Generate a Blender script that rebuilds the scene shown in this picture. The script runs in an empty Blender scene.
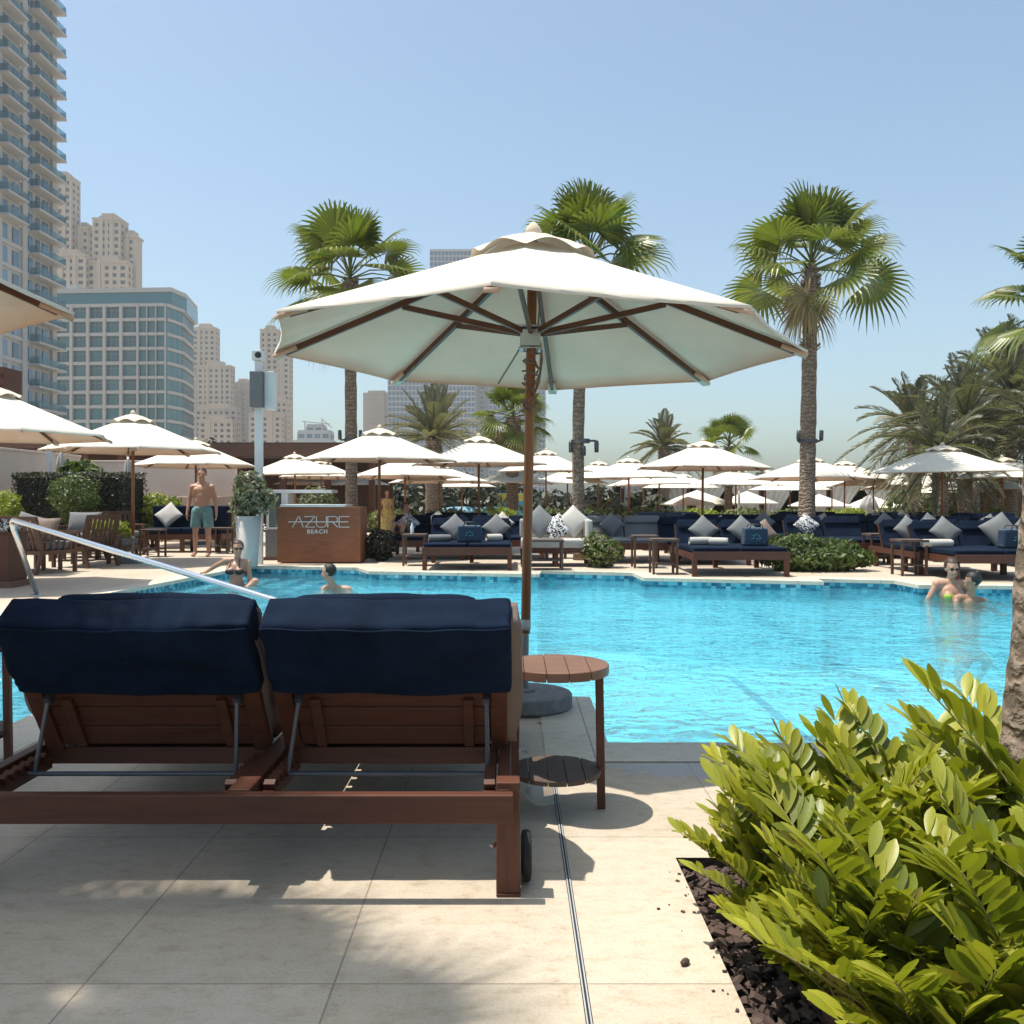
import bpy, bmesh, math, random
from mathutils import Vector, Matrix, Quaternion, noise
PI = math.pi; R = math.radians
scene = bpy.context.scene
C = scene.collection
random.seed(7)
# ------------------------------------------------------------------ camera, sky, sun, exposure
HC, HY, F = 1.19, 497.0, 900.0
cam_d = bpy.data.cameras.new('camera'); cam = bpy.data.objects.new('camera', cam_d); C.objects.link(cam)
cam.location = (0, 0, HC); cam.rotation_euler = (R(90), 0, 0)
cam_d.sensor_width = 36; cam_d.lens = F/1024*36; cam_d.shift_y = (HY-512)/1024
cam_d.clip_start = .05; cam_d.clip_end = 9000
scene.camera = cam
SUN_EL = 73.3
w = bpy.data.worlds.new('World'); scene.world = w; w.use_nodes = True
nt = w.node_tree; bg = nt.nodes['Background']
sky = nt.nodes.new('ShaderNodeTexSky'); sky.sky_type = 'NISHITA'; sky.sun_disc = False
sky.sun_elevation = R(SUN_EL); sky.sun_rotation = R(-90); sky.altitude = 0
sky.air_density = 1.0; sky.dust_density = 2.6; sky.ozone_density = .8
tint = nt.nodes.new('ShaderNodeMix'); tint.data_type = 'RGBA'; tint.blend_type = 'MULTIPLY'; tint.inputs[0].default_value = 1; tint.inputs[7].default_value = (.98,1.09,1.05,1)
nt.links.new(sky.outputs[0], tint.inputs[6]); nt.links.new(tint.outputs[2], bg.inputs[0]); bg.inputs[1].default_value = .140
sl = bpy.data.lights.new('sun', 'SUN'); sun = bpy.data.objects.new('sun', sl); C.objects.link(sun)
sl.energy = 5.0; sl.angle = R(.53); sl.color = (1, .945, .855)
sdir = Vector((.300, -.012, -1)).normalized()
sun.rotation_euler = sdir.to_track_quat('-Z', 'Y').to_euler()
sun.location = (-20, 0, 60)
scene.view_settings.view_transform = 'Standard'; scene.view_settings.look = 'None'
scene.view_settings.gamma = 1; scene.view_settings.exposure = 0.42
try:
    scene.cycles.transparent_max_bounces = 24
except Exception: pass

# ------------------------------------------------------------------ helpers
def gp(px, py, z=0.0):
    """world point on the plane z under photo pixel"""
    Y = F*(HC-z)/(py-HY); return Vector(((px-512)/F*Y, Y, z))
def at(px, py, Y):
    return Vector(((px-512)/F*Y, Y, HC+(HY-py)*Y/F))

class MB:
    def __init__(s): s.v = []; s.f = []; s.m = []
    def add(s, vs, fs, mi=0):
        o = len(s.v); s.v += [tuple(p) for p in vs]
        for f in fs: s.f.append(tuple(i+o for i in f)); s.m.append(mi)
    def box(s, c, d, rot=None, mi=0, taper=1.0):
        x, y, z = d[0]/2, d[1]/2, d[2]/2
        vs = []
        for sz in (-1, 1):
            t = taper if sz > 0 else 1
            for sx, sy in ((-1,-1),(1,-1),(1,1),(-1,1)): vs.append(Vector((sx*x*t, sy*y*t, sz*z)))
        if rot is not None: vs = [rot @ p for p in vs]
        c = Vector(c)
        s.add([p+c for p in vs], [(3,2,1,0),(4,5,6,7),(0,1,5,4),(1,2,6,5),(2,3,7,6),(3,0,4,7)], mi)
    def box2(s, a, b, mi=0):
        s.box([(a[i]+b[i])/2 for i in range(3)], [abs(b[i]-a[i]) for i in range(3)], None, mi)
    def beam(s, p, q, wd, h, up=(0,0,1), mi=0, ext=0):
        p = Vector(p); q = Vector(q); d = q-p; L = d.length
        if L < 1e-6: return
        x = d/L; u = Vector(up)
        if abs(x.dot(u)) > .99: u = Vector((0,1,0))
        y = u.cross(x).normalized(); z = x.cross(y)
        m = Matrix((x, y, z)).transposed()
        s.box((p+q)/2, (L+ext, wd, h), m, mi)
    def tube(s, pts, r, n=8, mi=0, cap=True):
        pts = [Vector(p) for p in pts]; m = len(pts)
        rs = r if isinstance(r, (list, tuple)) else [r]*m
        o = len(s.v); prev = None
        for i, p in enumerate(pts):
            t = (pts[min(i+1,m-1)]-pts[max(i-1,0)]).normalized()
            if prev is None:
                a = Vector((0,0,1)) if abs(t.z) < .9 else Vector((1,0,0))
                u = t.cross(a).normalized()
            else:
                u = (prev - t*prev.dot(t)).normalized()
            prev = u; vv = t.cross(u)
            for k in range(n):
                a = 2*PI*k/n
                s.v.append(tuple(p+(u*math.cos(a)+vv*math.sin(a))*rs[i]))
        for i in range(m-1):
            for k in range(n):
                s.f.append((o+i*n+k, o+i*n+(k+1)%n, o+(i+1)*n+(k+1)%n, o+(i+1)*n+k)); s.m.append(mi)
        if cap:
            s.f.append(tuple(o+k for k in reversed(range(n)))); s.m.append(mi)
            s.f.append(tuple(o+(m-1)*n+k for k in range(n))); s.m.append(mi)
    def lathe(s, prof, n=24, c=(0,0,0), mi=0):
        o = len(s.v); c = Vector(c)
        for (r, z) in prof:
            for k in range(n):
                a = 2*PI*k/n; s.v.append((c.x+r*math.cos(a), c.y+r*math.sin(a), c.z+z))
        for i in range(len(prof)-1):
            for k in range(n):
                s.f.append((o+i*n+k, o+i*n+(k+1)%n, o+(i+1)*n+(k+1)%n, o+(i+1)*n+k)); s.m.append(mi)
        s.f.append(tuple(o+k for k in reversed(range(n)))); s.m.append(mi)
        s.f.append(tuple(o+(len(prof)-1)*n+k for k in range(n))); s.m.append(mi)
    def prism(s, poly, z0, z1, mi=0):
        n = len(poly)
        vs = [(x, y, z0) for x, y in poly]+[(x, y, z1) for x, y in poly]
        fs = [tuple(reversed(range(n))), tuple(range(n, 2*n))]+[(i, (i+1)%n, n+(i+1)%n, n+i) for i in range(n)]
        s.add(vs, fs, mi)
    def ell(s, c, r, n=12, m=8, rot=None, mi=0, p=1.0):
        """ellipsoid, p<1 gives a boxier superellipsoid"""
        def sp(v, e): return math.copysign(abs(v)**e, v)
        vs = []; c = Vector(c)
        for i in range(m+1):
            th = -PI/2+PI*i/m
            for k in range(n):
                a = 2*PI*k/n
                v = Vector((sp(math.cos(th),p)*sp(math.cos(a),p)*r[0], sp(math.cos(th),p)*sp(math.sin(a),p)*r[1], sp(math.sin(th),p)*r[2]))
                if rot is not None: v = rot @ v
                vs.append(v+c)
        fs = [(i*n+k, i*n+(k+1)%n, (i+1)*n+(k+1)%n, (i+1)*n+k) for i in range(m) for k in range(n)]
        s.add(vs, fs, mi)
    def xf(s, M, start=0):
        for i in range(start, len(s.v)): s.v[i] = tuple(M @ Vector(s.v[i]))
    def build(s, name, mat, parent=None, smooth=False, bevel=0, solid=0):
        me = bpy.data.meshes.new(name); me.from_pydata(s.v, [], s.f)
        mats = mat if isinstance(mat, (list, tuple)) else [mat]
        for m_ in mats: me.materials.append(m_)
        if len(mats) > 1: me.polygons.foreach_set('material_index', s.m)
        if smooth: me.polygons.foreach_set('use_smooth', [True]*len(me.polygons))
        me.validate(); me.update()
        o = bpy.data.objects.new(name, me); C.objects.link(o)
        if parent is not None: o.parent = parent
        if solid:
            md = o.modifiers.new('solid', 'SOLIDIFY'); md.thickness = solid
        if bevel:
            md = o.modifiers.new('bevel', 'BEVEL'); md.width = bevel; md.segments = 2; md.limit_method = 'ANGLE'; md.angle_limit = R(40)
        return o

def tag(o, label=None, cat=None, group=None, kind=None):
    if label: o['label'] = label
    if cat: o['category'] = cat
    if group: o['group'] = group
    if kind: o['kind'] = kind
    return o
def thing(name, label, cat, loc=(0,0,0), rz=0, group=None):
    o = bpy.data.objects.new(name, None); C.objects.link(o)
    o.empty_display_size = .1
    o.location = loc; o.rotation_euler = (0,0,rz); return tag(o, label, cat, group)
kids = {}
def copy_tree(o, parent=None, src=None):
    c = o.copy(); C.objects.link(c)
    if parent is not None: c.parent = parent
    for ch in list(o.children): copy_tree(ch, c)
    return c
def smooth_by_angle(o):
    o.data.polygons.foreach_set('use_smooth', [True]*len(o.data.polygons))

# ------------------------------------------------------------------ materials
def nodes(name):
    m = bpy.data.materials.new(name); m.use_nodes = True
    t = m.node_tree; b = t.nodes['Principled BSDF']; return m, t, b
def N(t, typ, **kw):
    n = t.nodes.new(typ)
    for k, v in kw.items():
        if k in n.inputs: n.inputs[k].default_value = v
        else: setattr(n, k, v)
    return n
def ramp(t, src, stops):
    r = t.nodes.new('ShaderNodeValToRGB')
    els = r.color_ramp.elements
    while len(els) < len(stops): els.new(.5)
    for e, (p, c) in zip(els, stops): e.position = p; e.color = (*c, 1) if len(c) == 3 else c
    t.links.new(src, r.inputs[0]); return r.outputs[0]
def sc(c, k): return tuple(min(1, x*k) for x in c)
def coords(t, scale=(1,1,1), kind='Object'):
    tc = t.nodes.new('ShaderNodeTexCoord'); mp = t.nodes.new('ShaderNodeMapping'); mp.inputs['Scale'].default_value = scale
    t.links.new(tc.outputs[kind], mp.inputs[0]); return mp.outputs[0]
def mixc(t, fac, a, b, typ='MIX'):
    m = t.nodes.new('ShaderNodeMix'); m.data_type = 'RGBA'; m.blend_type = typ
    for s, v in ((m.inputs[0], fac), (m.inputs[6], a), (m.inputs[7], b)):
        if isinstance(v, (int, float)): s.default_value = v
        elif isinstance(v, tuple): s.default_value = (*v, 1) if len(v) == 3 else v
        else: t.links.new(v, s)
    return m.outputs[2]
def math_(t, op, a, b=None):
    m = t.nodes.new('ShaderNodeMath'); m.operation = op
    for s, v in ((m.inputs[0], a), (m.inputs[1], b)):
        if v is None: continue
        if isinstance(v, (int, float)): s.default_value = v
        else: t.links.new(v, s)
    return m.outputs[0]
def bump(t, b, h, strength=.3, dist=.01):
    n = t.nodes.new('ShaderNodeBump'); n.inputs['Strength'].default_value = strength; n.inputs['Distance'].default_value = dist
    t.links.new(h, n.inputs['Height']); t.links.new(n.outputs[0], b.inputs['Normal']); return n

def simple(name, col, rough=.6, var=.12, scale=3.0, bmp=.15, bscale=60, dist=.003, metallic=0, stretch=(1,1,1), spec=.5):
    m, t, b = nodes(name)
    co = coords(t, stretch)
    n1 = N(t, 'ShaderNodeTexNoise', Scale=scale, Detail=6.0); t.links.new(co, n1.inputs['Vector'])
    c = ramp(t, n1.outputs[0], [(.3, sc(col, 1-var)), (.7, sc(col, 1+var))])
    t.links.new(c, b.inputs['Base Color'])
    b.inputs['Roughness'].default_value = rough; b.inputs['Metallic'].default_value = metallic
    b.inputs['Specular IOR Level'].default_value = spec
    if bmp:
        n2 = N(t, 'ShaderNodeTexNoise', Scale=bscale, Detail=4.0); t.links.new(co, n2.inputs['Vector'])
        bump(t, b, n2.outputs[0], bmp, dist)
    return m
def wood(name, col, axis=0, rough=.58, dark=.45):
    m, t, b = nodes(name)
    s = [14, 14, 14]; s[axis] = 1.2
    co = coords(t, tuple(s))
    n1 = N(t, 'ShaderNodeTexNoise', Scale=3.0, Detail=8.0, Roughness=.65, Distortion=.6); t.links.new(co, n1.inputs['Vector'])
    n2 = N(t, 'ShaderNodeTexNoise', Scale=1.3, Detail=3.0); t.links.new(coords(t), n2.inputs['Vector'])
    c = ramp(t, n1.outputs[0], [(.25, sc(col, dark)), (.5, col), (.75, sc(col, 1.3))])
    c = mixc(t, ramp(t, n2.outputs[0], [(.35, (0,0,0)), (.7, (.5,.5,.5))]), c, sc(col, .7))
    t.links.new(c, b.inputs['Base Color']); b.inputs['Roughness'].default_value = rough
    bump(t, b, n1.outputs[0], .25, .002)
    return m
def leafmat(name, cols, trans=.35, rough=.45, vein=False):
    """leaf colours chosen per leaf (per mesh island)"""
    m, t, b = nodes(name)
    g = t.nodes.new('ShaderNodeNewGeometry')
    c = ramp(t, g.outputs['Random Per Island'], [(i/max(1,len(cols)-1), col) for i, col in enumerate(cols)])
    n1 = N(t, 'ShaderNodeTexNoise', Scale=1.7, Detail=3.0); t.links.new(coords(t), n1.inputs['Vector'])
    c = mixc(t, .6, c, ramp(t, n1.outputs[0], [(.3, (.62,.62,.62)), (.7, (1,1,1))]), 'MULTIPLY')
    t.links.new(c, b.inputs['Base Color']); b.inputs['Roughness'].default_value = rough
    tr = t.nodes.new('ShaderNodeBsdfTranslucent')
    t.links.new(mixc(t, 1.0, c, (1.25,1.35,.7), 'MULTIPLY'), tr.inputs[0])
    mx = t.nodes.new('ShaderNodeMixShader'); mx.inputs[0].default_value = trans
    t.links.new(b.outputs[0], mx.inputs[1]); t.links.new(tr.outputs[0], mx.inputs[2])
    t.links.new(mx.outputs[0], t.nodes['Material Output'].inputs[0])
    return m
def canvas_mat(name, col, trans=.28, cs=1.0, dirt=.12, stain=None, underside_shade=None):
    m, t, b = nodes(name)
    co = coords(t)
    n1 = N(t, 'ShaderNodeTexNoise', Scale=2.2*cs, Detail=7.0, Roughness=.6); t.links.new(co, n1.inputs['Vector'])
    c = ramp(t, n1.outputs[0], [(.3, sc(col, 1-dirt)), (.62, col)])
    if stain:
        n3 = N(t, 'ShaderNodeTexNoise', Scale=14.0, Detail=4.0); t.links.new(co, n3.inputs['Vector'])
        c = mixc(t, ramp(t, n3.outputs[0], [(.5, (0,0,0)), (.62, (.7,.7,.7))]), c, stain)
    if underside_shade:      # underside shade put into the colour, darker and warmer to offset pool bounce
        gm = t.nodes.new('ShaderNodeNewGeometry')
        c = mixc(t, gm.outputs['Backfacing'], mixc(t, 1.0, c, underside_shade, 'MULTIPLY'), c)
    t.links.new(c, b.inputs['Base Color']); b.inputs['Roughness'].default_value = .9; b.inputs['Specular IOR Level'].default_value = .15
    wv = N(t, 'ShaderNodeTexNoise', Scale=260.0, Detail=2.0); t.links.new(co, wv.inputs['Vector'])
    w2 = N(t, 'ShaderNodeTexNoise', Scale=3.5, Detail=2.0); t.links.new(co, w2.inputs['Vector'])
    h = math_(t, 'ADD', math_(t, 'MULTIPLY', wv.outputs[0], .05), w2.outputs[0])
    bp_ = bump(t, b, h, .35, .02)
    tr = t.nodes.new('ShaderNodeBsdfTranslucent'); t.links.new(c, tr.inputs[0])
    mx = t.nodes.new('ShaderNodeMixShader'); mx.inputs[0].default_value = trans
    t.links.new(b.outputs[0], mx.inputs[1]); t.links.new(tr.outputs[0], mx.inputs[2])
    t.links.new(mx.outputs[0], t.nodes['Material Output'].inputs[0])
    return m

M = {}
M['canvas'] = canvas_mat('canvas', (.68,.635,.545), .05, underside_shade=(.92,.73,.65))
M['vent'] = canvas_mat('vent_canvas', (.66,.59,.48), .06, 1.0, .12, (.56,.46,.32))
M['curtain'] = canvas_mat('curtain', (.62,.58,.52), .2)
M['teak'] = wood('teak', (.080,.021,.0075), 0)
M['teak_y'] = wood('teak_y', (.080,.021,.0075), 1)
M['teak_z'] = wood('teak_z', (.095,.026,.009), 2)
M['teak_pole'] = wood('teak_pole', (.24,.095,.036), 2, .5)
M['teak_rib'] = wood('teak_rib', (.11,.042,.018), 0, .5)
M['table_top'] = simple('table_boards', (.17,.085,.055), .45, .18, 5, .2, 40, .002, 0, (1,6,1))
M['rust'] = wood('counter_wood', (.22,.075,.028), 0)
M['dark_wood'] = wood('dark_wood', (.10,.045,.025), 0)
M['steel'] = simple('steel', (.62,.64,.66), .22, .05, 3, .03, 80, .001, 1.0)
M['galv'] = simple('galvanised', (.38,.39,.40), .45, .12, 6, .05, 80, .001)
M['gunmetal'] = simple('gunmetal', (.10,.10,.11), .45, .1, 4, .1, 80, .001, .7)
M['navy'] = simple('navy_fabric', (.005,.0115,.027), .9, .3, 6, .6, 240, .003, 0, (1,1,1), .10)
M['taupe'] = simple('taupe_fabric', (.19,.145,.125), .9, .15, 5, .3, 300, .002, 0, (1,1,1), .2)
M['rubber'] = simple('rubber', (.012,.012,.013), .7, .2, 8, .2, 60)
M['slabstone'] = simple('base_stone', (.16,.165,.165), .85, .25, 22, .8, 160, .004)
M['grey_fab'] = simple('grey_fabric', (.15,.155,.16), .9, .1, 5, .3, 300, .002, 0, (1,1,1), .2)
M['white_fab'] = simple('white_fabric', (.42,.40,.37), .9, .07, 5, .3, 200, .002, 0, (1,1,1), .2)
M['towel'] = simple('towel', (.48,.45,.41), .95, .12, 8, .8, 180, .006, 0, (1,1,1), .1)
M['white_paint'] = simple('white_paint', (.58,.60,.60), .45, .05, 4, .03)
M['conc_white'] = simple('white_planter', (.45,.45,.43), .7, .07, 4, .2, 60)
M['skin'] = simple('skin', (.40,.22,.145), .5, .08, 6, .1, 60)
M['skin_tan'] = simple('tan_skin', (.30,.155,.095), .5, .08, 6, .1, 60)
M['hair'] = simple('dark_hair', (.006,.0045,.004), .6, .3, 20, .5, 120)
M['black'] = simple('black_fabric', (.012,.012,.014), .6, .2, 8, .2, 90)
M['shorts'] = simple('teal_shorts', (.13,.25,.26), .85, .2, 14, .3, 120)
M['brown_hair'] = simple('brown_hair', (.045,.022,.012), .6, .3, 20, .5, 120)
M['leather'] = simple('sandal', (.03,.025,.02), .6)
# patterned pillow, black leaves on white
m, t, b = nodes('pattern_fabric')
v = N(t, 'ShaderNodeTexNoise', Scale=11.0, Detail=3.0, Distortion=2.5); t.links.new(coords(t), v.inputs['Vector'])
t.links.new(ramp(t, v.outputs[0], [(.47, (.02,.02,.025)), (.52, (.55,.55,.55))]), b.inputs['Base Color']); b.inputs['Roughness'].default_value = .9
M['pattern'] = m
# beach bag: blue weave with light dots
m, t, b = nodes('dotted_blue')
v = N(t, 'ShaderNodeTexVoronoi', Scale=26.0, Randomness=.25); t.links.new(coords(t), v.inputs['Vector'])
t.links.new(ramp(t, v.outputs['Distance'], [(.22, (.10,.17,.22)), (.36, (.010,.028,.06))]), b.inputs['Base Color']); b.inputs['Roughness'].default_value = .8
M['dotted'] = m
# ------------------------------------------------------------------ the setting
# sandy lower ground reaching the horizon
M['sand'] = simple('sand', (.42,.35,.26), .95, .15, .4, .3, 20, .02)
g = MB(); g.add([(-4000,-400,-1.42),(4000,-400,-1.42),(4000,6000,-1.42),(-4000,6000,-1.42)], [(0,1,2,3)])
tag(g.build('ground', M['sand']), kind='structure')

POOL = [(16,4.33),(.444,4.33),(.444,5.33),(-2.6,5.33),(-2.6,4.33),(-5.25,4.33),(-5.12,9.2),(-4.98,11.4),(-4.51,15.5),
        (-2.6,15.15),(-2.28,14.4),(.40,13.85),(.46,14.5),(1.9,14.1),(1.95,13.25),(4.36,12.65),(4.42,13.1),(5.45,12.8),(5.5,12.15),(16,11.2)]
BED = [(.54,-1.5),(.54,2.97),(3.4,2.97),(3.4,-1.5)]
def offset(poly, d):
    n = len(poly); out = []
    for i in range(n):
        p0, p1, p2 = Vector(poly[i-1]), Vector(poly[i]), Vector(poly[(i+1)%n])
        a = (p1-p0).normalized(); b = (p2-p1).normalized()
        na = Vector((-a.y, a.x)); nb = Vector((-b.y, b.x))
        k = (na+nb); k = k/ max(.35, k.dot(na))
        q = p1 + k*d; out.append((q.x, q.y))
    return out
def area(p): return sum(p[i-1][0]*p[i][1]-p[i][0]*p[i-1][1] for i in range(len(p)))/2
sgn = 1 if area(POOL) < 0 else -1          # +d moves outwards
def fill(outer, holes, z):
    bm = bmesh.new(); es = []
    for loop in [outer]+holes:
        vs = [bm.verts.new((x, y, z)) for x, y in loop]
        for i in range(len(vs)): es.append(bm.edges.new((vs[i-1], vs[i])))
    bmesh.ops.triangle_fill(bm, use_beauty=True, use_dissolve=False, edges=es)
    for f in bm.faces:
        if f.normal.z < 0: f.normal_flip()
    bm.verts.ensure_lookup_table(); bm.verts.index_update()
    r = ([tuple(v.co) for v in bm.verts], [tuple(v.index for v in f.verts) for f in bm.faces]); bm.free(); return r

def stone(name, base, lo, hi, bw, rh, ox, oy, mortar=.005, wet=(), rough=.62, jc=.58):
    m, t, b = nodes(name)
    tc = t.nodes.new('ShaderNodeTexCoord'); mp = t.nodes.new('ShaderNodeMapping'); mp.inputs['Location'].default_value = (-ox, -oy, 0)
    t.links.new(tc.outputs['Object'], mp.inputs[0])
    br = N(t, 'ShaderNodeTexBrick', offset=0.0, squash=1.0); br.inputs['Scale'].default_value = 1
    br.inputs['Brick Width'].default_value = bw; br.inputs['Row Height'].default_value = rh
    br.inputs['Mortar Size'].default_value = mortar; br.inputs['Mortar Smooth'].default_value = .2; br.inputs['Bias'].default_value = 0
    br.inputs['Color1'].default_value = (*lo, 1); br.inputs['Color2'].default_value = (*hi, 1); br.inputs['Mortar'].default_value = (*sc(base, jc), 1)
    t.links.new(mp.outputs[0], br.inputs['Vector'])
    n1 = N(t, 'ShaderNodeTexNoise', Scale=1.3, Detail=9.0, Roughness=.62); t.links.new(mp.outputs[0], n1.inputs['Vector'])
    n2 = N(t, 'ShaderNodeTexNoise', Scale=16.0, Detail=8.0, Roughness=.7); t.links.new(coords(t, (.8,1.25,1)), n2.inputs['Vector'])
    n3 = N(t, 'ShaderNodeTexNoise', Scale=120.0, Detail=3.0); t.links.new(mp.outputs[0], n3.inputs['Vector'])
    c = mixc(t, .9, br.outputs[0], ramp(t, n1.outputs[0], [(.3, (.84,.82,.79)), (.68, (1,1,1))]), 'MULTIPLY')
    c = mixc(t, .9, c, ramp(t, n2.outputs[0], [(.30, (.72,.67,.60)), (.44, (.93,.91,.88)), (.55, (1,1,1)), (.8, (1.0,.98,.95))]), 'MULTIPLY')
    n4 = N(t, 'ShaderNodeTexNoise', Scale=55.0, Detail=5.0, Roughness=.75); t.links.new(coords(t, (.7,1.4,1)), n4.inputs['Vector'])
    c = mixc(t, .8, c, ramp(t, n4.outputs[0], [(.28, (.66,.61,.55)), (.40, (.97,.96,.94)), (.5, (1,1,1))]), 'MULTIPLY')
    c = mixc(t, .5, c, ramp(t, n3.outputs[0], [(.3, (.72,.70,.68)), (.5, (1,1,1))]), 'MULTIPLY')
    rg = None
    for (x, y, rr, sx) in wet:
        vm = t.nodes.new('ShaderNodeMapping'); vm.inputs['Location'].default_value = (-x/sx, -y, 0); vm.inputs['Scale'].default_value = (1/sx, 1, 1)
        t.links.new(tc.outputs['Object'], vm.inputs[0])
        ln = t.nodes.new('ShaderNodeVectorMath'); ln.operation = 'LENGTH'; t.links.new(vm.outputs[0], ln.inputs[0])
        nn = N(t, 'ShaderNodeTexNoise', Scale=7.0, Detail=4.0, Distortion=.8); t.links.new(tc.outputs['Object'], nn.inputs['Vector'])
        d = math_(t, 'ADD', ln.outputs['Value'], math_(t, 'MULTIPLY', math_(t, 'SUBTRACT', nn.outputs[0], .5), rr*1.5))
        k = ramp(t, d, [(max(0, rr*.8), (1,1,1)), (rr, (0,0,0))])
        rg = k if rg is None else math_(t, 'MAXIMUM', rg, k)
    hb = math_(t, 'ADD', math_(t, 'MULTIPLY', br.outputs['Fac'], -1.0), math_(t, 'MULTIPLY', n2.outputs[0], .35))
    if rg is not None:
        c = mixc(t, rg, c, mixc(t, 1.0, c, (.50,.47,.44), 'MULTIPLY'))
        t.links.new(math_(t, 'SUBTRACT', rough, math_(t, 'MULTIPLY', rg, rough-.16)), b.inputs['Roughness'])
        hb = math_(t, 'MULTIPLY', hb, math_(t, 'SUBTRACT', 1.0, math_(t, 'MULTIPLY', rg, .8)))
    else: b.inputs['Roughness'].default_value = rough
    t.links.new(c, b.inputs['Base Color'])
    bump(t, b, hb, .5, .004)
    return m
M['deck'] = stone('deck_stone', (.53,.455,.36), (.495,.425,.335), (.56,.48,.385), .61, .95, .175, .30, .0028,
                  wet=[(.72,4.02,.20,2.2),(.11,3.62,.15,.55),(.32,4.72,.12,1.6),(-.2,4.25,.15,2.0)])
M['coping'] = stone('coping_stone', (.62,.55,.46), (.58,.52,.43), (.66,.59,.49), .61, 19.0, .38, -9.3, .004, rough=.55, jc=.45)
OUT = offset(POOL, .29*sgn); INN = offset(POOL, -.02*sgn)
v, f = fill([(-60,-8),(40,-8),(40,30),(-60,30)], [POOL, BED], 0)
d = MB(); d.add(v, f)
d.add([(-60,30,0),(40,30,0),(40,30,-1.42),(-60,30,-1.42)], [(0,1,2,3)])
tag(d.build('pool_deck', M['deck']), kind='structure')
cp = MB(); n = len(POOL)
z0, z1 = .004, -.045
vs = [(x,y,z0) for x,y in OUT]+[(x,y,z0) for x,y in INN]+[(x,y,z1) for x,y in INN]+[(x,y,z1) for x,y in POOL]+[(x,y,-.002) for x,y in OUT]
fs = []
for i in range(n):
    j = (i+1)%n
    fs += [(i,j,n+j,n+i),(n+i,n+j,2*n+j,2*n+i),(2*n+i,2*n+j,3*n+j,3*n+i),(i,j,4*n+j,4*n+i)]
cp.add(vs, fs); tag(cp.build('pool_coping', M['coping']), kind='structure')
# tiled basin
m, t, b = nodes('pool_mosaic')
br = N(t, 'ShaderNodeTexBrick', offset=0.0); br.inputs['Scale'].default_value = 1
g_ = t.nodes.new('ShaderNodeNewGeometry'); sp = t.nodes.new('ShaderNodeSeparateXYZ'); t.links.new(g_.outputs['Position'], sp.inputs[0])
cx = t.nodes.new('ShaderNodeCombineXYZ')
t.links.new(math_(t, 'ADD', sp.outputs[0], sp.outputs[1]), cx.inputs[0]); t.links.new(sp.outputs[2], cx.inputs[1])
v_ = t.nodes.new('ShaderNodeVectorMath'); v_.operation = 'SNAP'; v_.inputs[1].default_value = (.05,.05,.05); t.links.new(cx.outputs[0], v_.inputs[0])
wn = t.nodes.new('ShaderNodeTexWhiteNoise'); t.links.new(v_.outputs[0], wn.inputs[0])
t.links.new(ramp(t, wn.outputs['Value'], [(0, (.015,.10,.17)), (.45, (.03,.19,.27)), (.6, (.06,.30,.38)), (.92, (.12,.42,.50)), (1, (.35,.60,.62))]), b.inputs['Base Color'])
b.inputs['Roughness'].default_value = .25
M['mosaic'] = m
m, t, b = nodes('pool_floor_tile')
br = N(t, 'ShaderNodeTexBrick', offset=0.0); br.inputs['Scale'].default_value = 1
br.inputs['Brick Width'].default_value = .05; br.inputs['Row Height'].default_value = .05; br.inputs['Mortar Size'].default_value = .002
br.inputs['Color1'].default_value = (.36,.73,.80,1); br.inputs['Color2'].default_value = (.27,.61,.71,1); br.inputs['Mortar'].default_value = (.30,.70,.76,1)
t.links.new(coords(t), br.inputs['Vector'])
n1 = N(t, 'ShaderNodeTexNoise', Scale=.6, Detail=3.0); t.links.new(coords(t), n1.inputs['Vector'])
t.links.new(mixc(t, 1.0, br.outputs[0], ramp(t, n1.outputs[0], [(.3, (.82,.9,.92)), (.7, (1,1,1))]), 'MULTIPLY'), b.inputs['Base Color']); b.inputs['Roughness'].default_value = .4
M['poolfloor'] = m
M['pool_line'] = simple('dark_tile', (.015,.11,.22), .4)
FZ = -1.25
wl = MB(); zz = (-.0, -.28)
wl.add([(x,y,0) for x,y in POOL]+[(x,y,-.30) for x,y in POOL], [(i,(i+1)%n,n+(i+1)%n,n+i) for i in range(n)])
root = wl.build('pool_tile_band', M['mosaic']); tag(root, kind='structure')
wl = MB(); v, f = fill(POOL, [], FZ)
wl.add(v, f); wl.add([(x,y,-.30) for x,y in POOL]+[(x,y,FZ) for x,y in POOL], [(i,(i+1)%n,n+(i+1)%n,n+i) for i in range(n)])
tag(wl.build('pool_basin', M['poolfloor']), kind='structure')
st = MB(); ns = MB()
for k in range(4):
    a, b_ = .02, .40+.40*k
    zt = -.34-.22*k
    y0, y1 = 9.3, 15.0
    def ex(y, o): return -5.12+(y-9.2)*.095+o
    st.add([(ex(y0,a+.4*k),y0,zt),(ex(y0,b_),y0,zt),(ex(y1,b_),y1,zt),(ex(y1,a+.4*k),y1,zt),
            (ex(y0,b_),y0,FZ+.003),(ex(y1,b_),y1,FZ+.003)], [(0,1,2,3),(1,4,5,2)])
    ns.add([(ex(y0,b_-.07),y0,zt+.004),(ex(y0,b_+.003),y0,zt+.004),(ex(y1,b_+.003),y1,zt+.004),(ex(y1,b_-.07),y1,zt+.004)], [(0,1,2,3)])
for x in (2.9,):
    ns.add([(x,6.6,FZ+.004),(x+.12,6.6,FZ+.004),(x+.12,12.2,FZ+.004),(x,12.2,FZ+.004)], [(0,1,2,3)])
tag(st.build('pool_steps', M['poolfloor']), kind='structure')
tag(ns.build('pool_floor_lines', M['pool_line']), kind='structure')
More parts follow.
